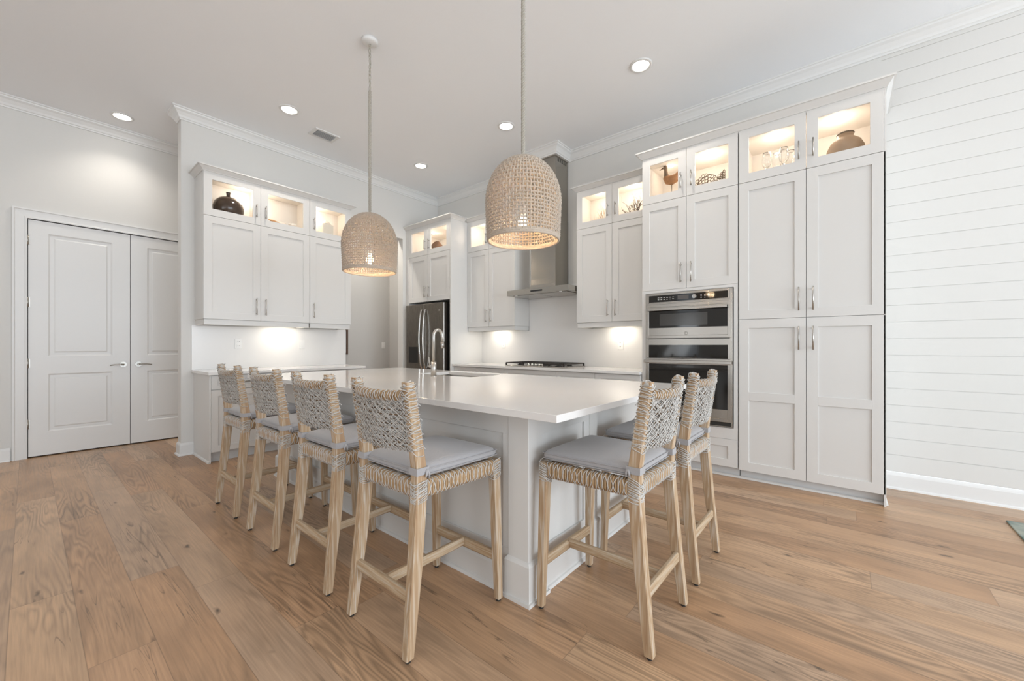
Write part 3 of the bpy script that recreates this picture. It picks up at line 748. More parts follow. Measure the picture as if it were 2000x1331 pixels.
# ------------------------------------------------------------------ refrigerator
r = thing('refrigerator', 'dark stainless french-door fridge with curved handles and water dispenser', 'refrigerator', (.54, -.32, 0))
fx0, fx1, ff = -.455, .455, -.40      # local front plane
build('case', MB().box(fx0+.005, fx1-.005, -.33, .30, .03, 1.80), M['black'], r)
mid = -.075+.0
mid = -.0
for nm, a, b_ in (('L', fx0, mid-.002), ('R', mid+.002, fx1)):
    d = build('door', MB().box(a, b_, ff, -.335, .76, 1.815), M['steeldark'], r, bevel=.008)
    hx = mid-.045 if nm == 'L' else mid+.045
    h = MB(); pts = [(hx, ff-.012-.048*math.sin(PI*t)**.6, .84+.88*t) for t in [k/16 for k in range(17)]]
    h.tube([(hx, ff+.002, .835)]+pts+[(hx, ff+.002, 1.725)], .012, 10)
    build('handle', h, M['chrome'], d)
    if nm == 'L':
        dp = build('water_dispenser', MB().ring(a+.07, b_-.13, .90, 1.27, .012, ff-.004, ff+.004).box(a+.082, b_-.142, ff-.003, ff+.004, 1.16, 1.258), M['steeldark'], d)
        build('recess', MB().box(a+.082, b_-.142, ff-.0015, ff+.001, .912, 1.16), M['black'], dp)
    if nm == 'R':
        build('emblem', MB().cyl((b_-.10, ff, 1.70), (b_-.10, ff-.003, 1.70), .014, 16), M['chrome'], d)
d = build('freezer_drawer', MB().box(fx0, fx1, ff, -.335, .06, .752), M['steeldark'], r, bevel=.008)
build('handle', MB().tube([(fx0+.08, ff+.002, .66), (fx0+.10, ff-.05, .66), (fx1-.10, ff-.05, .66), (fx1-.08, ff+.002, .66)], .012, 10), M['chrome'], d)
for x in (-.4, .4):
    for y in (-.28, .25): build('foot', MB().cyl((x, y, 0), (x, y, .03), .02, 10), M['black'], r)

# ------------------------------------------------------------------ island
r = thing('kitchen_island', 'large white panelled island the stools are drawn up to', 'island', (3.0, -2.5, 0))
IX0, IX1, IY0, IY1 = 1.48, 4.388, -3.143, -1.73; XE = 4.335; YS = -2.45
W = True
mb = MB().box(IX0+.02, XE-.02, IY0+.02, IY1+.02, .0, .80)
bm_ = MB()
bm_.box(IX0+.037, 4.25, IY0+.037, -2.62, 0, .884); bm_.box(4.25, IX1-.037, IY0+.10, YS, 0, .884)
bm_.box(IX0+.015, 2.33, -2.62, IY1+.02, .10, .884); bm_.box(3.10, XE, -2.62, IY1+.02, .0, .884); bm_.box(2.33, 3.10, -2.62, IY1+.02, .10, .66)
build('body', bm_, M['cab'], r, world=True)
# posts at the corners and at the end wall, with their own base block
def post(x0, x1, y0, y1):
    m_ = MB().box(x0, x1, y0, y1, 0, .884)
    p = build('corner_post', m_, M['cab'], r, world=True, bevel=.002)
    b2 = MB(); e = .0135
    b2.box(x0-e, x1+e, y0-e, y1+e, 0, .175)
    vs = []; 
    for k, (ee, zz_) in enumerate(((e, .175), (e*.4, .188), (0, .192))):
        vs += [(x0-ee, y0-ee, zz_), (x1+ee, y0-ee, zz_), (x1+ee, y1+ee, zz_), (x0-ee, y1+ee, zz_)]
    b2.add(vs, [(i*4+k, i*4+(k+1) % 4, (i+1)*4+(k+1) % 4, (i+1)*4+k) for i in range(2) for k in range(4)])
    b2.box(x0-e-.010, x1+e+.010, y0-e-.010, y1+e+.010, 0, .016)
    build('post_base', b2, M['cab'], p, world=True)
E1 = .0135+.010
post(IX1-.120-E1, IX1-E1, IY0+E1, IY0+.120+E1)
post(IX0+E1, IX0+.120+E1, IY0+E1, IY0+.120+E1)
post(IX1-.09-E1, IX1-E1, YS-.10, YS-.012)
# framed panels on the seating side
px = [IX0+.130, 2.14, 2.83, 3.54, IX1-.130]
fp = MB(); yq = IY0+.036
fp.box(px[0], px[-1], yq-.009, yq+.001, .76, .884); fp.box(px[0], px[-1], yq-.009, yq+.001, .13, .22)
for i, x in enumerate(px):
    a = x if i == 0 else x-.04; b_ = x if i == 4 else x+.04
    if i == 0: a, b_ = x, x+.05
    if i == 4: a, b_ = x-.05, x
    fp.box(a, b_, yq-.009, yq+.001, .22, .76)
build('side_panel', fp, M['cab'], r, world=True, bevel=.001)
ep = MB(); xq = IX1-.036
ep.box(xq-.001, xq+.009, IY0+.130, YS-.10, .76, .884); ep.box(xq-.001, xq+.009, IY0+.130, YS-.10, .13, .22); ep.box(xq-.001, xq+.009, IY0+.130, IY0+.19, .22, .76); ep.box(xq-.001, xq+.009, YS-.16, YS-.10, .22, .76)
build('end_panel', ep, M['cab'], r, world=True, bevel=.001)
# baseboards between the posts
IB = [(0, 0), (.024, 0), (.020, .014), (.012, .018), (.011, .115), (.004, .130), (0, .132)]
build('baseboard', MB().sweep([(px[0], yq), (px[-1], yq)], [(o_*1.0, z_) for o_, z_ in IB]), M['cab'], r, world=True)
build('baseboard', MB().sweep([(xq, IY0+.130), (xq, YS-.10)], IB), M['cab'], r, world=True)
build('baseboard', MB().sweep([(XE, YS), (XE, IY1-.0)], IB), M['cab'], r, world=True)
build('door_front', MB().box(2.02, 2.33, IY1+.022, IY1+.04, .12, .87).box(3.10, 4.33, IY1+.022, IY1+.04, .12, .87).box(2.333, 3.097, IY1+.022, IY1+.04, .12, .87).box(1.5, 2.017, IY1+.022, IY1+.04, .12, .87), M['cab'], r, world=True)
# slab with a sink cut-out
SX0, SX1, SY0, SY1 = 1.294, 4.633, -3.295, -1.691; QX0, QX1, QY0, QY1 = 2.36, 3.07, -2.21, -1.83
def slab(z0, z1):
    o4 = [(SX0, SY0), (SX1, SY0), (SX1, SY1), (SX0, SY1)]; i4 = [(QX0, QY0), (QX1, QY0), (QX1, QY1), (QX0, QY1)]
    v = [(a, b_, z1) for a, b_ in o4+i4]+[(a, b_, z0) for a, b_ in o4+i4]; f = []
    for k in range(4):
        n = (k+1) % 4
        f += [(k, n, 4+n, 4+k), (8+k, 12+k, 12+n, 8+n), (k, 8+k, 8+n, n), (4+k, 4+n, 12+n, 12+k)]
    return MB().add(v, f)
tag(build('island_countertop', slab(.885, .915), M['quartz'], bevel=.002), 'glossy white quartz slab on top of the island', 'countertop')
r = thing('sink', 'undermount stainless sink sunk in the island counter', 'sink', (2.715, -2.02, .70))
sk = MB(); a, b_, c, d = -.37, .37, -.205, .205
vs = [(a, c, .183), (b_, c, .183), (b_, d, .183), (a, d, .183), (a+.03, c+.03, .005), (b_-.03, c+.03, .005), (b_-.03, d-.03, .005), (a+.03, d-.03, .005),
      (a-.004, c-.004, .184), (b_+.004, c-.004, .184), (b_+.004, d+.004, .184), (a-.004, d+.004, .184), (a+.026, c+.026, 0), (b_-.026, c+.026, 0), (b_-.026, d-.026, 0), (a+.026, d-.026, 0)]
fs = [(k, (k+1) % 4, 4+(k+1) % 4, 4+k) for k in range(4)]+[(4, 5, 6, 7)]+[(8+k, 12+k, 12+(k+1) % 4, 8+(k+1) % 4) for k in range(4)]+[(15, 14, 13, 12)]+[(k, 8+k, 8+(k+1) % 4, (k+1) % 4) for k in range(4)]
build('basin', sk.add(vs, fs), M['steel'], r)
build('drain', MB().cyl((0, 0, .006), (0, 0, .009), .045, 20), M['chrome'], r)
r = thing('faucet', 'brushed nickel gooseneck faucet rising from the island counter', 'faucet', (2.735, -2.33, .915))
build('base', MB().cyl((0, 0, 0), (0, 0, .006), .026, 20).cyl((0, 0, .006), (0, 0, .125), .0235, 20), M['nickel'], r)
pts = [(0, 0, .12), (0, 0, .345)]+[(0, .048-.048*math.cos(a), .345+.055*math.sin(a)) for a in [PI*k/12 for k in range(1, 12)]]+[(0, .096, .345), (0, .098, .30)]
build('spout', MB().tube(pts, .0135, 12), M['nickel'], r)
build('spray_head', MB().cyl((0, .098, .30), (0, .100, .240), .0165, 14, .015), M['nickel'], r)
build('lever', MB().cyl((-.015, 0, .085), (-.055, 0, .085), .0125, 12).tube([(-.048, 0, .085), (-.052, -.005, .125), (-.050, -.012, .165)], [.007, .006, .005], 8), M['nickel'], r)

# ------------------------------------------------------------------ bar stool
def stool():
    t = thing('counter_stool', '', 'stool')
    # legs (origin on the floor under the seat centre, +y is the front)
    def rear(s):
        return [(s*.203, -.245, .012), (s*.195, -.208, .33), (s*.188, -.184, .60), (s*.186, -.182, .70), (s*.185, -.205, .86), (s*.184, -.232, 1.040)]
    def front(s):
        return [(s*.220, .243, .012), (s*.212, .235, .35), (s*.205, .228, .655)]
    for s in (-1, 1):
        l = build('rear_leg', MB().rbar(rear(s), [.032, .041, .044, .042, .038, .034], [.034, .046, .050, .048, .042, .036], .14), M['legwood'], t)
        build('glide', MB().cyl((s*.203, -.245, 0), (s*.203, -.245, .013), .011, 12), M['dark'], l)
        l = build('front_leg', MB().rbar(front(s), [.030, .038, .042], [.030, .038, .042], .14), M['legwood'], t)
        build('glide', MB().cyl((s*.220, .243, 0), (s*.220, .243, .013), .011, 12), M['dark'], l)
    # stretchers
    def bar(p0, p1, wz, wy, axis):
        m_ = MB(); a = Vector(p0); b2 = Vector(p1)
        if axis == 0: m_.prism([(wy/2*cy, wz/2*cz) for cy, cz in ((-1, -.6), (-.6, -1), (.6, -1), (1, -.6), (1, .6), (.6, 1), (-.6, 1), (-1, .6))], a.x, b2.x, 'x'); off = (0, a.y, a.z)
        else: m_.prism([(wy/2*cy, wz/2*cz) for cy, cz in ((-1, -.6), (-.6, -1), (.6, -1), (1, -.6), (1, .6), (.6, 1), (-.6, 1), (-1, .6))], a.y, b2.y, 'y'); off = (a.x, 0, a.z)
        m_.v = [(v[0]+off[0], v[1]+off[1], v[2]+off[2]) for v in m_.v]; return m_
    build('rear_stretcher', bar((-.182, -.221, .222), (.182, -.221, .222), .046, .026, 0), M['railwood'], t, bevel=.003)
    build('front_stretcher', bar((-.199, .239, .205), (.199, .239, .205), .046, .026, 0), M['railwood'], t, bevel=.003)
    build('cross_stretcher', bar((0, -.209, .2135), (0, .227, .2135), .042, .024, 1), M['crossrailwood'], t, bevel=.003)
    # seat frame: wood rails, then rattan wraps, then cords
    fr = MB(); fr.box(-.166, .166, -.200, -.166, .600, .648); fr.box(-.184, .184, .212, .246, .600, .648)
    for s in (-1, 1):
        fr.add([(s*.205, -.160, .600), (s*.170, -.160, .600), (s*.188, .208, .600), (s*.222, .208, .600), (s*.205, -.160, .648), (s*.170, -.160, .648), (s*.188, .208, .648), (s*.222, .208, .648)], [(0,1,2,3),(4,5,6,7),(0,1,5,4),(1,2,6,5),(2,3,7,6),(3,0,4,7)])
    build('seat_frame', fr, M['railwood'], t)
    rnd = random.Random(3)
    wr = MB()
    def loop(c, ex, hx, hz, r_, tilt=0):
        """rounded-rectangle band round a rail; ex = horizontal unit vector across the rail"""
        pts = []
        for k in range(10):
            a = 2*PI*k/10+PI/10; ca, sa = math.cos(a), math.sin(a)
            qa = math.copysign(abs(ca)**.55, ca)*hx; qb = math.copysign(abs(sa)**.55, sa)*hz
            pts.append((c[0]+ex[0]*qa-ex[1]*tilt*sa, c[1]+ex[1]*qa+ex[0]*tilt*sa, c[2]+qb))
        return pts, r_
    cords = MB()
    for (p0, p1) in (((-.165, -.183), (.165, -.183)), ((-.183, .229), (.183, .229)), ((-.188, -.158), (-.205, .205)), ((.188, -.158), (.205, .205))):
        a = Vector(p0); b2 = Vector(p1); L_ = (b2-a).length; n = int(L_/.0105); dr = (b2-a).normalized(); ex = Vector((dr.y, -dr.x))
        for k in range(n):
            c = a+dr*(L_*(k+.5)/n)
            pts, r_ = loop((c.x, c.y, .624), ex, .0225, .0305, .0048)
            wr.tube(pts, .0056, 5, closed=True)
        m_ = int(L_/.022)
        for k in range(m_):
            for s in (-1, 1):
                c = a+dr*(L_*(k+.5)/m_)
                pts, r_ = loop((c.x, c.y, .624), ex, .0270, .0350, .002, tilt=s*(.003+.018*rnd.random()))
                cords.tube(pts, .0018, 4, closed=True)
    build('rattan_wrap', wr, M['rattan'], t, label='tan rattan wound round the seat rails')
    # corner lashings
    def lash(x, y, z0, z1, hx, hy, n, r_=.0021, tilt=.02):
        for k in range(n):
            z_ = z0+(z1-z0)*(k+.5)/n
            tl = tilt*(1 if k % 2 else -1)*(.3+.5*rnd.random()); ph = (.8 if k % 2 else 2.3)+.5*rnd.random()
            pts = []
            for j in range(12):
                a = 2*PI*j/12; ca, sa = math.cos(a), math.sin(a)
                qx = math.copysign(abs(ca)**.5, ca)*hx; qy = math.copysign(abs(sa)**.5, sa)*hy
                pts.append((x+qx, y+qy, z_+tl*math.sin(a+ph)))
            cords.tube(pts, r_, 4, closed=True)
    for s in (-1, 1):
        lash(s*.187, -.183, .580, .655, .0255, .0285, 15, tilt=.026); lash(s*.206, .229, .580, .652, .0245, .0245, 14, tilt=.024)
    build('corner_lashing', cords, M['cord'], t, label='grey-white cord lashed over rails and corners')
    # backrest: curved woven panel
    def post_at(s, z_):
        pr = rear(s); 
        for i in range(len(pr)-1):
            if pr[i][2] <= z_ <= pr[i+1][2]:
                q = (z_-pr[i][2])/(pr[i+1][2]-pr[i][2]); return Vector(pr[i]).lerp(Vector(pr[i+1]), q)
        return Vector(pr[-1])
    ZB0, ZB1 = .775, .996
    def surf(u, v, off=0):
        """u -1..1 across, v 0..1 up; bulges to the rear"""
        z_ = ZB0+(ZB1-ZB0)*v; a = post_at(-1, z_); b2 = post_at(1, z_); p = a.lerp(b2, (u+1)/2)
        bow = (1-u*u); p.y -= .038*bow; p.z -= .004*bow
        p.y -= off; return p
    top = MB(); pts = [surf(u, .985) for u in [-1+2*k/16 for k in range(17)]]; top.tube(pts, .0125, 8)
    build('top_rail', top, M['railwood'], t)
    build('lower_back_rail', MB().tube([surf(u, .05) for u in [-1+2*k/16 for k in range(17)]], .0050, 8), M['rattandark'], t)
    # rattan underlay, its core darkened as shade in the weave gaps
    def net(u, v, off, face=1):
        """point of the net: lies on the panel, steps out over the posts near the sides"""
        e = min(1, max(0, (abs(u)-.80)/.16)); e = e*e*(3-2*e)
        return surf(u, v, face*(off+.0150*e))
    ra = MB()
    for k in range(12):
        v = (k+.5)/12; ra.tube([surf(u, v, .0015*(1 if k % 2 else -1)) for u in [-1+2*j/10 for j in range(11)]], .0028, 4)
    build('back_core', ra, M['rattandark'], t, label='rattan core of the backrest, browned as gap shade')
    ra = MB()
    for k in range(30):                                     # wraps round the top rail
        u = -.88+1.76*k/29; c = surf(u, .975)
        ra.tube([(c.x+.003*math.cos(a), c.y+.0150*math.cos(a), c.z+.017*math.sin(a)-.002) for a in [2*PI*j/8 for j in range(8)]], .0048, 4, closed=True)
    for s in (-1, 1):                                       # sleeves on the posts
        for k in range(24):
            z_ = .775+k*.0106; c = post_at(s, z_)
            ra.tube([(c.x+math.copysign(abs(math.cos(a))**.4, math.cos(a))*.0170, c.y+math.copysign(abs(math.sin(a))**.4, math.sin(a))*.0190, z_) for a in [2*PI*(j+.5)/8 for j in range(8)]], .0046, 4, closed=True)
    build('back_rattan', ra, M['rattan'], t, label='tan rattan wound round posts and top rail')
    cw = MB(); cords = cw
    W_, H_, SL = .405, .250, 1.35
    for face in (1, -1):
        for sgn in (-1, 1):
            n_ = 38 if face > 0 else 24
            for k in range(n_):
                x0 = -W_/2-H_*SL+(W_+H_*SL)*(k+.5+(rnd.random()-.5)*.5)/n_; pts = []
                m_ = 11
                for j in range(m_+1):
                    y = H_*j/m_; x = x0+y*SL*(1+.06*math.sin(k*1.7))
                    if -W_/2 <= x <= W_/2:
                        pts.append(net(sgn*x/.185, min(1, y/H_*1.02-.02+.006*math.sin(j*2.2+k)), .0055+.0026*math.sin(j*1.9+k*2.7+sgn), face))
                    elif pts: break
                if len(pts) > 1: cw.tube(pts, .0021, 4)
        for row in range(8):
            v0 = .03+.90*row/7; pts = []
            if face < 0 and row % 2: continue
            for j in range(37):
                u = -1.09+2.18*j/36; pts.append(net(u, min(.96, max(-.03, v0+(.026 if j % 2 else -.026)+.008*(rnd.random()-.5))), .0090, face))
            cw.tube(pts, .0018, 4)
    for k in range(24):
        u = -.86+1.72*k/23; c = surf(u, .975); d_ = (.003+.006*rnd.random())*(1 if k % 2 else -1)
        cw.tube([(c.x+d_*math.sin(a), c.y+.0195*math.cos(a), c.z+.0215*math.sin(a)-.002) for a in [2*PI*j/8 for j in range(8)]], .0018, 4, closed=True)
    for s in (-1, 1):
        for k in range(26):
            z_ = .772+k*.0102; c = post_at(s, min(z_, 1.04)); tl = (.006+.013*rnd.random())*(1 if k % 2 else -1)
            ph = (.4 if k % 2 else 1.2)+.8*rnd.random()
            cw.tube([(c.x+math.copysign(abs(math.cos(a))**.45, math.cos(a))*.0218, c.y+math.copysign(abs(math.sin(a))**.45, math.sin(a))*.0242, z_+tl*math.sin(a+ph)) for a in [2*PI*(j+.5)/10 for j in range(10)]], .0019, 4, closed=True)
        for k in range(8):
            z_ = 1.013+k*.0040; c = post_at(s, 1.03); q = 1-.04*max(0, k-3)-(.30 if k == 7 else 0)
            cw.tube([(c.x+math.cos(a)*.0180*q, c.y+math.sin(a)*.0190*q, z_+.003*math.sin(a+k)) for a in [2*PI*j/12 for j in range(12)]], .0028, 5, closed=True)
    build('back_weave', cw, M['cord'], t, label='grey-white cord woven over the backrest')
    # cushion
    import bmesh
    bm = bmesh.new(); nx, ny = 18, 18
    def cpt(i, j, top_):
        a = -1+2*i/nx; b2 = -1+2*j/ny
        ra_ = a; w_ = .200+.020*(b2+1)/2
        x = ra_*w_; y = .026+b2*.218
        e = max(abs(a), abs(b2)); ed = 1-min(1, ((1-e)/.10)); h = .026*(1-ed**2*.55)
        c_ = abs(a)**10*abs(b2)**10; x *= 1-.03*c_; y = .026+(y-.026)*(1-.03*c_)
        pf = .012*(1-a*a)*(1-b2*b2)
        return (x, y, .686+(h+pf if top_ else -h))
    g = {}
    for tp in (0, 1):
        for i in range(nx+1):
            for j in range(ny+1):
                g[tp, i, j] = bm.verts.new(cpt(i, j, tp))
    for i in range(nx):
        for j in range(ny):
            bm.faces.new((g[1, i, j], g[1, i+1, j], g[1, i+1, j+1], g[1, i, j+1])); bm.faces.new((g[0, i, j], g[0, i, j+1], g[0, i+1, j+1], g[0, i+1, j]))
    per = [(i, 0) for i in range(nx)]+[(nx, j) for j in range(ny)]+[(i, ny) for i in range(nx, 0, -1)]+[(0, j) for j in range(ny, 0, -1)]
    for k in range(len(per)):
        a = per[k]; b2 = per[(k+1) % len(per)]
        bm.faces.new((g[0, a[0], a[1]], g[0, b2[0], b2[1]], g[1, b2[0], b2[1]], g[1, a[0], a[1]]))
    for f in bm.faces: f.smooth = True
    me = D.meshes.new('cushion'); bm.to_mesh(me); bm.free(); me.materials.append(M['cushion'])
    cu = D.objects.new('cushion', me); COL.objects.link(cu); cu.parent = t
    sd = cu.modifiers.new('soft', 'SUBSURF'); sd.levels = 1; sd.render_levels = 1
    pp = [cpt(i, j, 1) for i, j in per]; pp2 = [cpt(i, j, 0) for i, j in per]
    build('piping', MB().tube([(x, y, z_-.001) for x, y, z_ in pp], .0022, 5, closed=True).tube([(x, y, z_+.002) for x, y, z_ in pp2], .0022, 5, closed=True), M['cushion'], cu)
    for s in (-1, 1):
        c = post_at(s, .695); st = MB()
        o_ = []
        for a, b2 in ((-1, -1), (1, -1), (1, 1), (-1, 1)): o_.append((c.x+a*.0255, c.y+b2*.0285))
        st2 = [(c.x+a*.0235, c.y+b2*.0265) for a, b2 in ((-1, -1), (1, -1), (1, 1), (-1, 1))]
        vs = [(x, y, .682) for x, y in o_]+[(x, y, .682) for x, y in st2]+[(x, y, .710) for x, y in o_]+[(x, y, .710) for x, y in st2]
        fs = []
        for k in range(4):
            n = (k+1) % 4; fs += [(k, n, 8+n, 8+k), (4+k, 12+k, 12+n, 4+n), (8+k, 8+n, 12+n, 12+k), (k, 4+k, 4+n, n)]
        st.add(vs, fs)
        st.box(c.x-s*.028-.006, c.x-s*.028+.006, c.y+.01, c.y+.05, .684, .706)
        kx = c.x+s*.028                                   # short tie tails on the outer side
        st.tube([(kx-s*.004, c.y+.020, .698), (kx+s*.004, c.y+.024, .684), (kx+s*.001, c.y+.028, .668)], [.0055, .0045, .003], 6)
        st.tube([(kx-s*.004, c.y+.020, .698), (kx+s*.006, c.y+.012, .686), (kx+s*.003, c.y+.010, .672)], [.0055, .0045, .003], 6)
        build('cushion_tie', st, M['cushion'], cu)
    return t
S0 = stool()
S0.location = (4.014, -3.420, 0)
S0['label'] = 'nearest woven-back stool on the long side of the island, by its corner'
GR = 'woven counter stools around the island'
S0['group'] = GR
dup(S0, (3.386, -3.418, 0), 0, 'third woven-back stool from the left on the long side of the island', GR)
dup(S0, (2.743, -3.416, 0), 0, 'second woven-back stool from the left, between the far one and the middle', GR)
dup(S0, (2.062, -3.414, 0), 0, 'farthest woven-back stool on the long side, in front of the bar cabinet', GR)
dup(S0, (4.660, -2.873, 0), PI/2, 'nearer of the two woven-back stools at the island end', GR)
dup(S0, (4.660, -2.265, 0), PI/2, 'farther of the two woven-back stools at the island end, by the ovens', GR)

# ------------------------------------------------------------------ pendants
def pendant():
    t = thing('pendant_light', '', 'pendant light')
    ZB_, ZTP, R_ = 0.0, .478, .215
    def prof(q):                      # q 0 bottom .. 1 top, arc-like
        if q < .42: return (R_-.004*(.42-q)/.42*2.2, q/.42*.215)
        a = (q-.42)/.58*PI/2; return (R_*math.cos(a)**.92 if a < PI/2-1e-6 else 0, .215+(ZTP-.215)*math.sin(a))
    NR, NC = 27, 70
    sh = MB(); rows = []
    for i in range(NR):
        q = i/(NR-1)*.965; rr, z_ = prof(q); rows.append((rr, z_))
        n = 70 if rr > .08 else 40
        sh.tube([((rr+.0022*math.sin(NC/2*(2*PI*k/n)+i*PI))*math.cos(2*PI*k/n), (rr+.0022*math.sin(NC/2*(2*PI*k/n)+i*PI))*math.sin(2*PI*k/n), z_+.0012*math.sin(k*2.3+i)) for k in range(n)], .0050, 5, closed=True)
    for c in range(NC):
        a = 2*PI*c/NC; pts = []
        step = 1
        last = NR-1 if c % 2 == 0 else NR-7
        if c % 4 == 1: last = NR-5
        for i in range(last*2+1):
            q = i/2/(NR-1)*.965; rr, z_ = prof(q)
            amp = .0052*math.cos(i*PI/2)*(1 if c % 2 else -1) if i % 2 == 0 else 0
            aa = a+.006*math.sin(i*1.3+c); pts.append(((rr+amp)*math.cos(aa), (rr+amp)*math.sin(aa), z_))
        sh.tube(pts, .0046, 5)
    for rr_, zz_ in ((R_-.009, .0), (R_-.009, .010)):
        sh.tube([(rr_*math.cos(2*PI*k/80), rr_*math.sin(2*PI*k/80), zz_) for k in range(80)], .0078, 6, closed=True)
    s_ = build('shade', sh, M['shade'], t, label='open-weave bell of natural seagrass', fix=False)
    build('cap', MB().lathe([(0, .482), (.014, .481), (.020, .474), (.02, .462), (0, .462)], n=20), M['rope'], t)
    build('socket', MB().cyl((0, 0, .145), (0, 0, .20), .02, 14).cyl((0, 0, .20), (0, 0, .465), .006, 8), M['outlet'], t)
    bl = build('bulb', MB().lathe([(0, .062), (.014, .066), (.026, .082), (.030, .10), (.026, .118), (.016, .136), (.013, .146), (0, .146)], n=20), M['bulb'], t, label='glowing warm bulb')
    return t
def twist(mb, z0, z1, R, r_, pitch, strands=3, n=5):
    m_ = max(8, int((z1-z0)/pitch*10))
    for s in range(strands):
        mb.tube([(R*math.cos(2*PI*((z0+(z1-z0)*k/m_)/pitch+s/strands)), R*math.sin(2*PI*((z0+(z1-z0)*k/m_)/pitch+s/strands)), z0+(z1-z0)*k/m_) for k in range(m_+1)], r_, n)
PZ = 1.793
def finish_pendant(t, x, y, label):
    t.location = (x, y, PZ); t['label'] = label; t['group'] = 'woven pendants over the island'
    hz = CEIL-PZ
    l = D.lights.new('pendant_lamp', 'POINT'); l.energy = 38; l.color = (1, .72, .46); l.shadow_soft_size = .032
    o = D.objects.new('pendant_lamp', l); COL.objects.link(o); o.parent = t; o.location = (0, 0, .100)
    zc = 1.50 if x < 3 else hz-.12
    m_ = MB(); twist(m_, .48, zc, .0062, .0068, .050, 3)
    build('rope', m_, M['rope'], t)
    ch = MB(); z_ = zc-.004; k = 0
    while z_ < hz-.035:
        L_ = .052; a_ = PI/2*(k % 2)+.3
        ch.tube([(.009*math.cos(a)*math.cos(a_), .009*math.cos(a)*math.sin(a_), z_+L_/2+L_/2*math.sin(a)) for a in [2*PI*j/10 for j in range(10)]], .0026, 5, closed=True)
        z_ += L_-.008; k += 1
    ch.tube([(.006*math.sin(j*.9), .006*math.cos(j*.8), zc+(hz-.03-zc)*j/14) for j in range(15)], .0028, 5)
    build('chain', ch, M['rope'], t)
    cp = build('canopy', MB().lathe([(0, hz-.034), (.012, hz-.034), (.05, hz-.030), (.064, hz-.022), (.066, hz-.001), (0, hz-.001)], n=32), M['trim'], t, label='round white ceiling canopy')
    build('hook', MB().cyl((0, 0, hz-.05), (0, 0, hz-.033), .006, 8), M['nickel'], cp)
P0 = pendant()
P1 = P0.copy(); COL.objects.link(P1)
for ch in list(P0.children):
    c = ch.copy(); COL.objects.link(c); c.parent = P1
finish_pendant(P0, 2.435, -2.755, 'farther seagrass bell pendant hanging from a round white canopy and chain')
finish_pendant(P1, 4.022, -2.72, 'nearer and larger-looking seagrass bell pendant on a rope, in front of the hood')

# ------------------------------------------------------------------ ceiling fixtures
def downlight(x, y, label, power=25, first=[None]):
    if first[0] is None:
        t = thing('recessed_light', label, 'light', (x, y, CEIL), 0, 'recessed ceiling lights')
        build('trim_ring', MB().lathe([(.070, -.0005), (.098, -.0005), (.098, -.005), (.092, -.009), (.074, -.010), (.070, -.004), (.070, -.0005)], n=32), M['trim'], t)
        build('lens', MB().cyl((0, 0, -.0055), (0, 0, -.002), .0695, 28), M['led'], t)
        first[0] = t
    else: t = dup(first[0], (x, y, CEIL), 0, label)
    l = D.lights.new('recessed_lamp', 'SPOT'); l.energy = power; l.color = (1, .93, .84); l.spot_size = math.radians(125); l.spot_blend = .8; l.shadow_soft_size = .06
    o = D.objects.new('recessed_lamp', l); COL.objects.link(o); o.location = (x, y, CEIL-.03)
downlight(-.676, -3.90, 'recessed ceiling light in front of the double doors', 18)
downlight(.88, -2.775, 'recessed ceiling light above the bar counter, next to the air vent')
downlight(.876, -1.036, 'recessed ceiling light over the gap before the fridge, farthest back')
downlight(2.461, -1.047, 'recessed ceiling light left of the big pendant rope, before the hood')
downlight(4.048, -1.033, 'recessed ceiling light in front of the ovens, nearest and largest')
for x, y in ((5.8, -1.05), (5.9, -5.0), (2.5, -5.2), (8.5, -3.0), (8.5, -6.5), (4.5, -7.5), (.8, -6.5)):
    downlight(x, y, 'recessed ceiling light outside the kitchen, behind the viewpoint', 4)
downlight(-.60, -1.30, 'unseen recessed light added to brighten the hall behind the opening', 90)  # added lamp out of view, brightens the hall walls
r = thing('ceiling_vent', 'small rectangular louvred air vent in the ceiling', 'vent', (.648, -2.29, CEIL))
build('backing', MB().box(-.075, .075, -.11, .11, -.003, -.0005), M['ventdark'], r)
vf = MB(); 
for a in ((-.105, .105, -.145, -.112), (-.105, .105, .112, .145), (-.105, -.077, -.112, .112), (.077, .105, -.112, .112)): vf.box(*a, -.012, -.0005)
build('frame', vf, M['trim'], r)
for k in range(8):
    x = -.066+k*.0186; build('slat', MB().add([(x-.008, -.111, -.004), (x+.006, -.111, -.014), (x+.008, -.111, -.012), (x-.006, -.111, -.002), (x-.008, .111, -.004), (x+.006, .111, -.014), (x+.008, .111, -.012), (x-.006, .111, -.002)], [(0,1,2,3),(4,5,6,7),(0,1,5,4),(1,2,6,5),(2,3,7,6),(3,0,4,7)]), M['toe'], r)

# ------------------------------------------------------------------ rug, hall picture
tag(build('rug', MB().box(6.297, 8.9, -3.3, -.39, .0005, .012), M['rug'], bevel=.004), 'grey-green patterned area rug, only its corner in frame at right', 'rug')
r = thing('picture_frame', 'brown wood edge showing on the hall wall beside the bar backsplash', 'picture', (XL+.0125, -1.232, 1.03), PI/2)
build('frame', MB().ring(-.28, .155, 0, .42, .03, -.025, -.0005), M['brownwood'], r); build('print', MB().box(-.25, .125, -.012, -.001, .03, .39), M['cushion'], r)

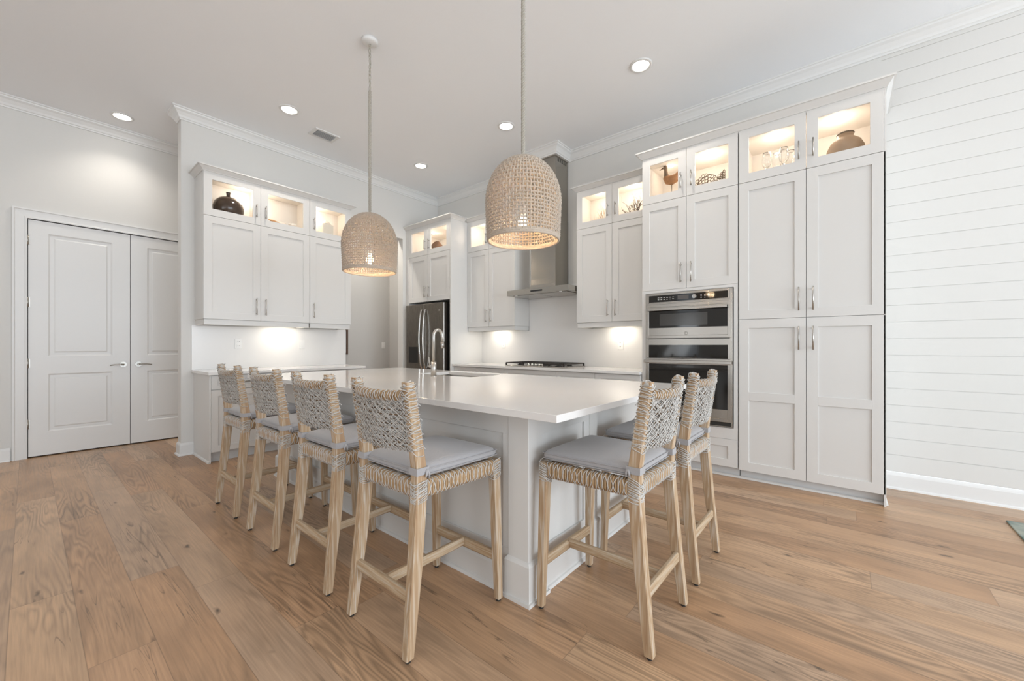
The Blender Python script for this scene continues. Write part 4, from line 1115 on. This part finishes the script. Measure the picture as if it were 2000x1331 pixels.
# ------------------------------------------------------------------ display pieces
FZ = 2.546+.022
r = thing('vase', 'round dark brown glazed vase in the left glass cabinet', 'vase', (.19, -3.14, FZ))
build('body', MB().lathe([(0, 0), (.07, 0), (.115, .035), (.143, .10), (.145, .145), (.128, .20), (.09, .238), (.045, .256), (.022, .262), (0, .262)], n=36), M['vase'], r)
build('neck', MB().lathe([(.020, .258), (.019, .275), (.022, .305), (.026, .312), (.018, .312), (.015, .28), (.015, .258)], n=20), M['vase'], r)
r = thing('conch_shell', 'pale conch shell with an orange lip in the middle glass cabinet of the bar', 'shell', (.20, -2.63, FZ))
m_ = MB(); m_.tube([(-.02, -.13+.26*k/12, .055+.02*math.sin(k*.9)) for k in range(13)], [.006, .02, .035, .048, .058, .064, .066, .062, .052, .040, .028, .016, .004], 14)
for k in range(7): m_.cyl((-.02+.05*math.cos(k), -.07+k*.03, .09), (-.02+.07*math.cos(k), -.08+k*.032, .135-.003*abs(k-3)**2), .014, 8, .003)
build('body', m_, M['shell'], r)
build('lip', MB().tube([(.045, -.13, .10), (.055, -.08, .085), (.055, -.02, .07), (.04, .04, .06)], [.004, .016, .014, .004], 10), M['shellorange'], r)
r = thing('lidded_jar', 'cream square jar with a domed lid in the third glass cabinet of the bar', 'jar', (.20, -2.06, FZ))
build('body', MB().box(-.075, .075, -.075, .075, 0, .20), M['jar'], r, bevel=.012)
build('lid', MB().lathe([(0, .262), (.012, .262), (.014, .245), (.045, .235), (.066, .212), (.068, .2005), (0, .2005)], n=24), M['jar'], r)
# fridge cabinet coral lump
rn = random.Random(5)
def lump(c, rx, ry, rz_, seed, n=18, m=12):
    q = random.Random(seed); mb = MB(); vs = []
    ph = [q.random()*6 for _ in range(6)]
    for i in range(m+1):
        th = PI*i/m
        for k in range(n):
            a = 2*PI*k/n; d_ = 1+.10*math.sin(3*a+ph[0]+2*th)+.08*math.sin(5*a+ph[1])*math.sin(4*th+ph[2])+.05*math.sin(9*a+7*th+ph[3])
            vs.append((c[0]+rx*d_*math.sin(th)*math.cos(a), c[1]+ry*d_*math.sin(th)*math.sin(a), c[2]+rz_*d_*math.cos(th)))
    return mb.add(vs, [(i*n+k, i*n+(k+1) % n, (i+1)*n+(k+1) % n, (i+1)*n+k) for i in range(m) for k in range(n)], True)
ZF0 = ZS+.0215
tag(build('coral_rock', lump((.52, -.45, ZF0+.112), .115, .09, .105, 4), M['coralbrown']), 'lumpy brown coral rock in the glass cabinet above the fridge', 'coral')
def branch(mb, p, d, r_, n, q, depth=0):
    pts = [Vector(p)]; rr = [r_]
    for k in range(n):
        d = (d+Vector((q.uniform(-.25, .25), q.uniform(-.2, .2), q.uniform(-.05, .22)))).normalized(); pts.append(pts[-1]+d*.030); rr.append(r_*(1-.6*(k+1)/n))
        if depth < 2 and k > 0 and q.random() < .55:
            branch(mb, pts[-1], (d+Vector((q.uniform(-.9, .9), q.uniform(-.3, .3), .15))).normalized(), rr[-1], max(2, n-k-1), q, depth+1)
    mb.tube(pts, rr, 6)
def coral(label, x, y, z_, m_, seed, spread, n, h):
    q = random.Random(seed); mb = MB(); mb.cyl((0, 0, 0), (0, 0, .012), .035, 12)
    for k in range(n):
        a = -spread+2*spread*k/(n-1); branch(mb, (0, 0, .010), Vector((math.sin(a), q.uniform(-.15, .15), math.cos(a)*.9)).normalized(), .0065, h, q)
    o = build('coral', mb, m_); o.location = (x, y, z_); return tag(o, label, 'coral')
coral('dark branching coral in the glass cabinet beside the oven tower', 3.66, -.17, ZF0, M['coraldark'], 11, .95, 6, 8)
coral('pale branching coral behind the glass nearest the hood', 3.25, -.17, ZF0, M['coralpale'], 23, .8, 5, 7)
# carved duck
ZT0 = Z3+.0215
r = thing('carved_duck', 'carved wooden duck on a thin post above the microwave', 'sculpture', (4.095, -.34, ZT0))
build('body', MB().tube([(-.062, 0, .330), (-.058, 0, .300), (-.036, 0, .272), (0, 0, .262), (.034, 0, .272), (.056, 0, .298), (.066, 0, .332)], [.010, .030, .046, .052, .046, .030, .006], 14), M['duckbody'], r)
hd = build('head', MB().tube([(-.048, 0, .290), (-.056, 0, .340), (-.058, 0, .375), (-.060, 0, .398), (-.072, 0, .412), (-.082, 0, .410)], [.030, .021, .018, .022, .022, .010], 12), M['duckhead'], r)
build('beak', MB().tube([(-.086, 0, .405), (-.106, 0, .398), (-.124, 0, .392)], [.009, .006, .003], 8), M['duckhead'], hd)
build('stand', MB().cyl((0, 0, .01), (0, 0, .215), .0045, 8).box(-.035, .035, -.03, .03, 0, .012), M['nickel'], r)
# openwork fish
r = thing('openwork_fish', 'bronze openwork fish sculpture in the glass cabinet above the ovens', 'sculpture', (4.45, -.34, ZT0))
m_ = MB(); q = random.Random(9)
def ringt(x, z_, rr): m_.tube([(x+rr*math.cos(a), .004*math.sin(3*a), z_+rr*math.sin(a)) for a in [2*PI*k/10 for k in range(10)]], .0030, 5, closed=True)
def fishz(x):     # body outline
    u = (x+.14)/.21
    return (.10, .02) if u < 0 or u > 1 else (.13+.03*u, .012+.070*math.sin(PI*min(1, max(0, u)))**.7)
x = -.135
while x < .075:
    zc_, hh = fishz(x); z_ = zc_-hh+.012
    while z_ < zc_+hh: ringt(x+q.uniform(-.003, .003), z_, .0145); z_ += .029
    x += .0275
for k in range(3):
    for j in range(-k-1, k+2): ringt(.088+k*.021, .165+j*.0165, .0115)
m_.tube([(-.14, 0, .10), (-.08, 0, .185), (0, 0, .225), (.05, 0, .20), (.085, 0, .16), (.135, 0, .235)], .004, 5)
m_.tube([(-.14, 0, .10), (-.08, 0, .075), (0, 0, .075), (.05, 0, .11), (.085, 0, .16), (.125, 0, .10)], .004, 5)
build('body', m_, M['ironwork'], r)
build('stand', MB().box(-.05, .05, -.03, .03, 0, .010).cyl((0, 0, .01), (0, 0, .078), .004, 8), M['ironwork'], r)
# glassware
gl0 = None
for i, (x, y) in enumerate(((4.93, -.36), (5.0, -.30), (5.06, -.38), (5.10, -.28))):
    if gl0 is None:
        gl0 = build('stemmed_glass', MB().lathe([(0, 0), (.032, 0), (.032, .003), (.005, .010), (.004, .12), (.012, .135), (.033, .165), (.038, .20), (.034, .245), (.030, .272), (.0288, .272), (.0325, .245), (.0365, .20), (.031, .168), (.010, .142), (0, .139)], n=24), mat('thin_glassware', (.95, .96, .96), .04, trans=.96))
        g_ = gl0
    else: g_ = gl0.copy(); COL.objects.link(g_)
    g_.location = (x, y, ZT0+.10*0+.001)
    tag(g_, 'clear stemmed glass in the lit cabinet over the left pantry doors', 'glass', 'stemmed glasses over the pantry')
r = thing('clay_pot', 'weathered tan clay pot with a dark rim above the right pantry doors', 'pot', (5.47, -.33, ZT0))
build('body', MB().lathe([(0, 0), (.06, 0), (.095, .04), (.122, .10), (.121, .155), (.098, .205), (.062, .237), (.050, .250), (.055, .272), (.049, .272), (.046, .252), (.050, .235), (0, .20)], n=36), M['pot'], r)
build('rim', MB().tube([(.053*math.cos(a), .053*math.sin(a), .274) for a in [2*PI*k/28 for k in range(28)]], .0055, 6, closed=True), M['potrim'], r)
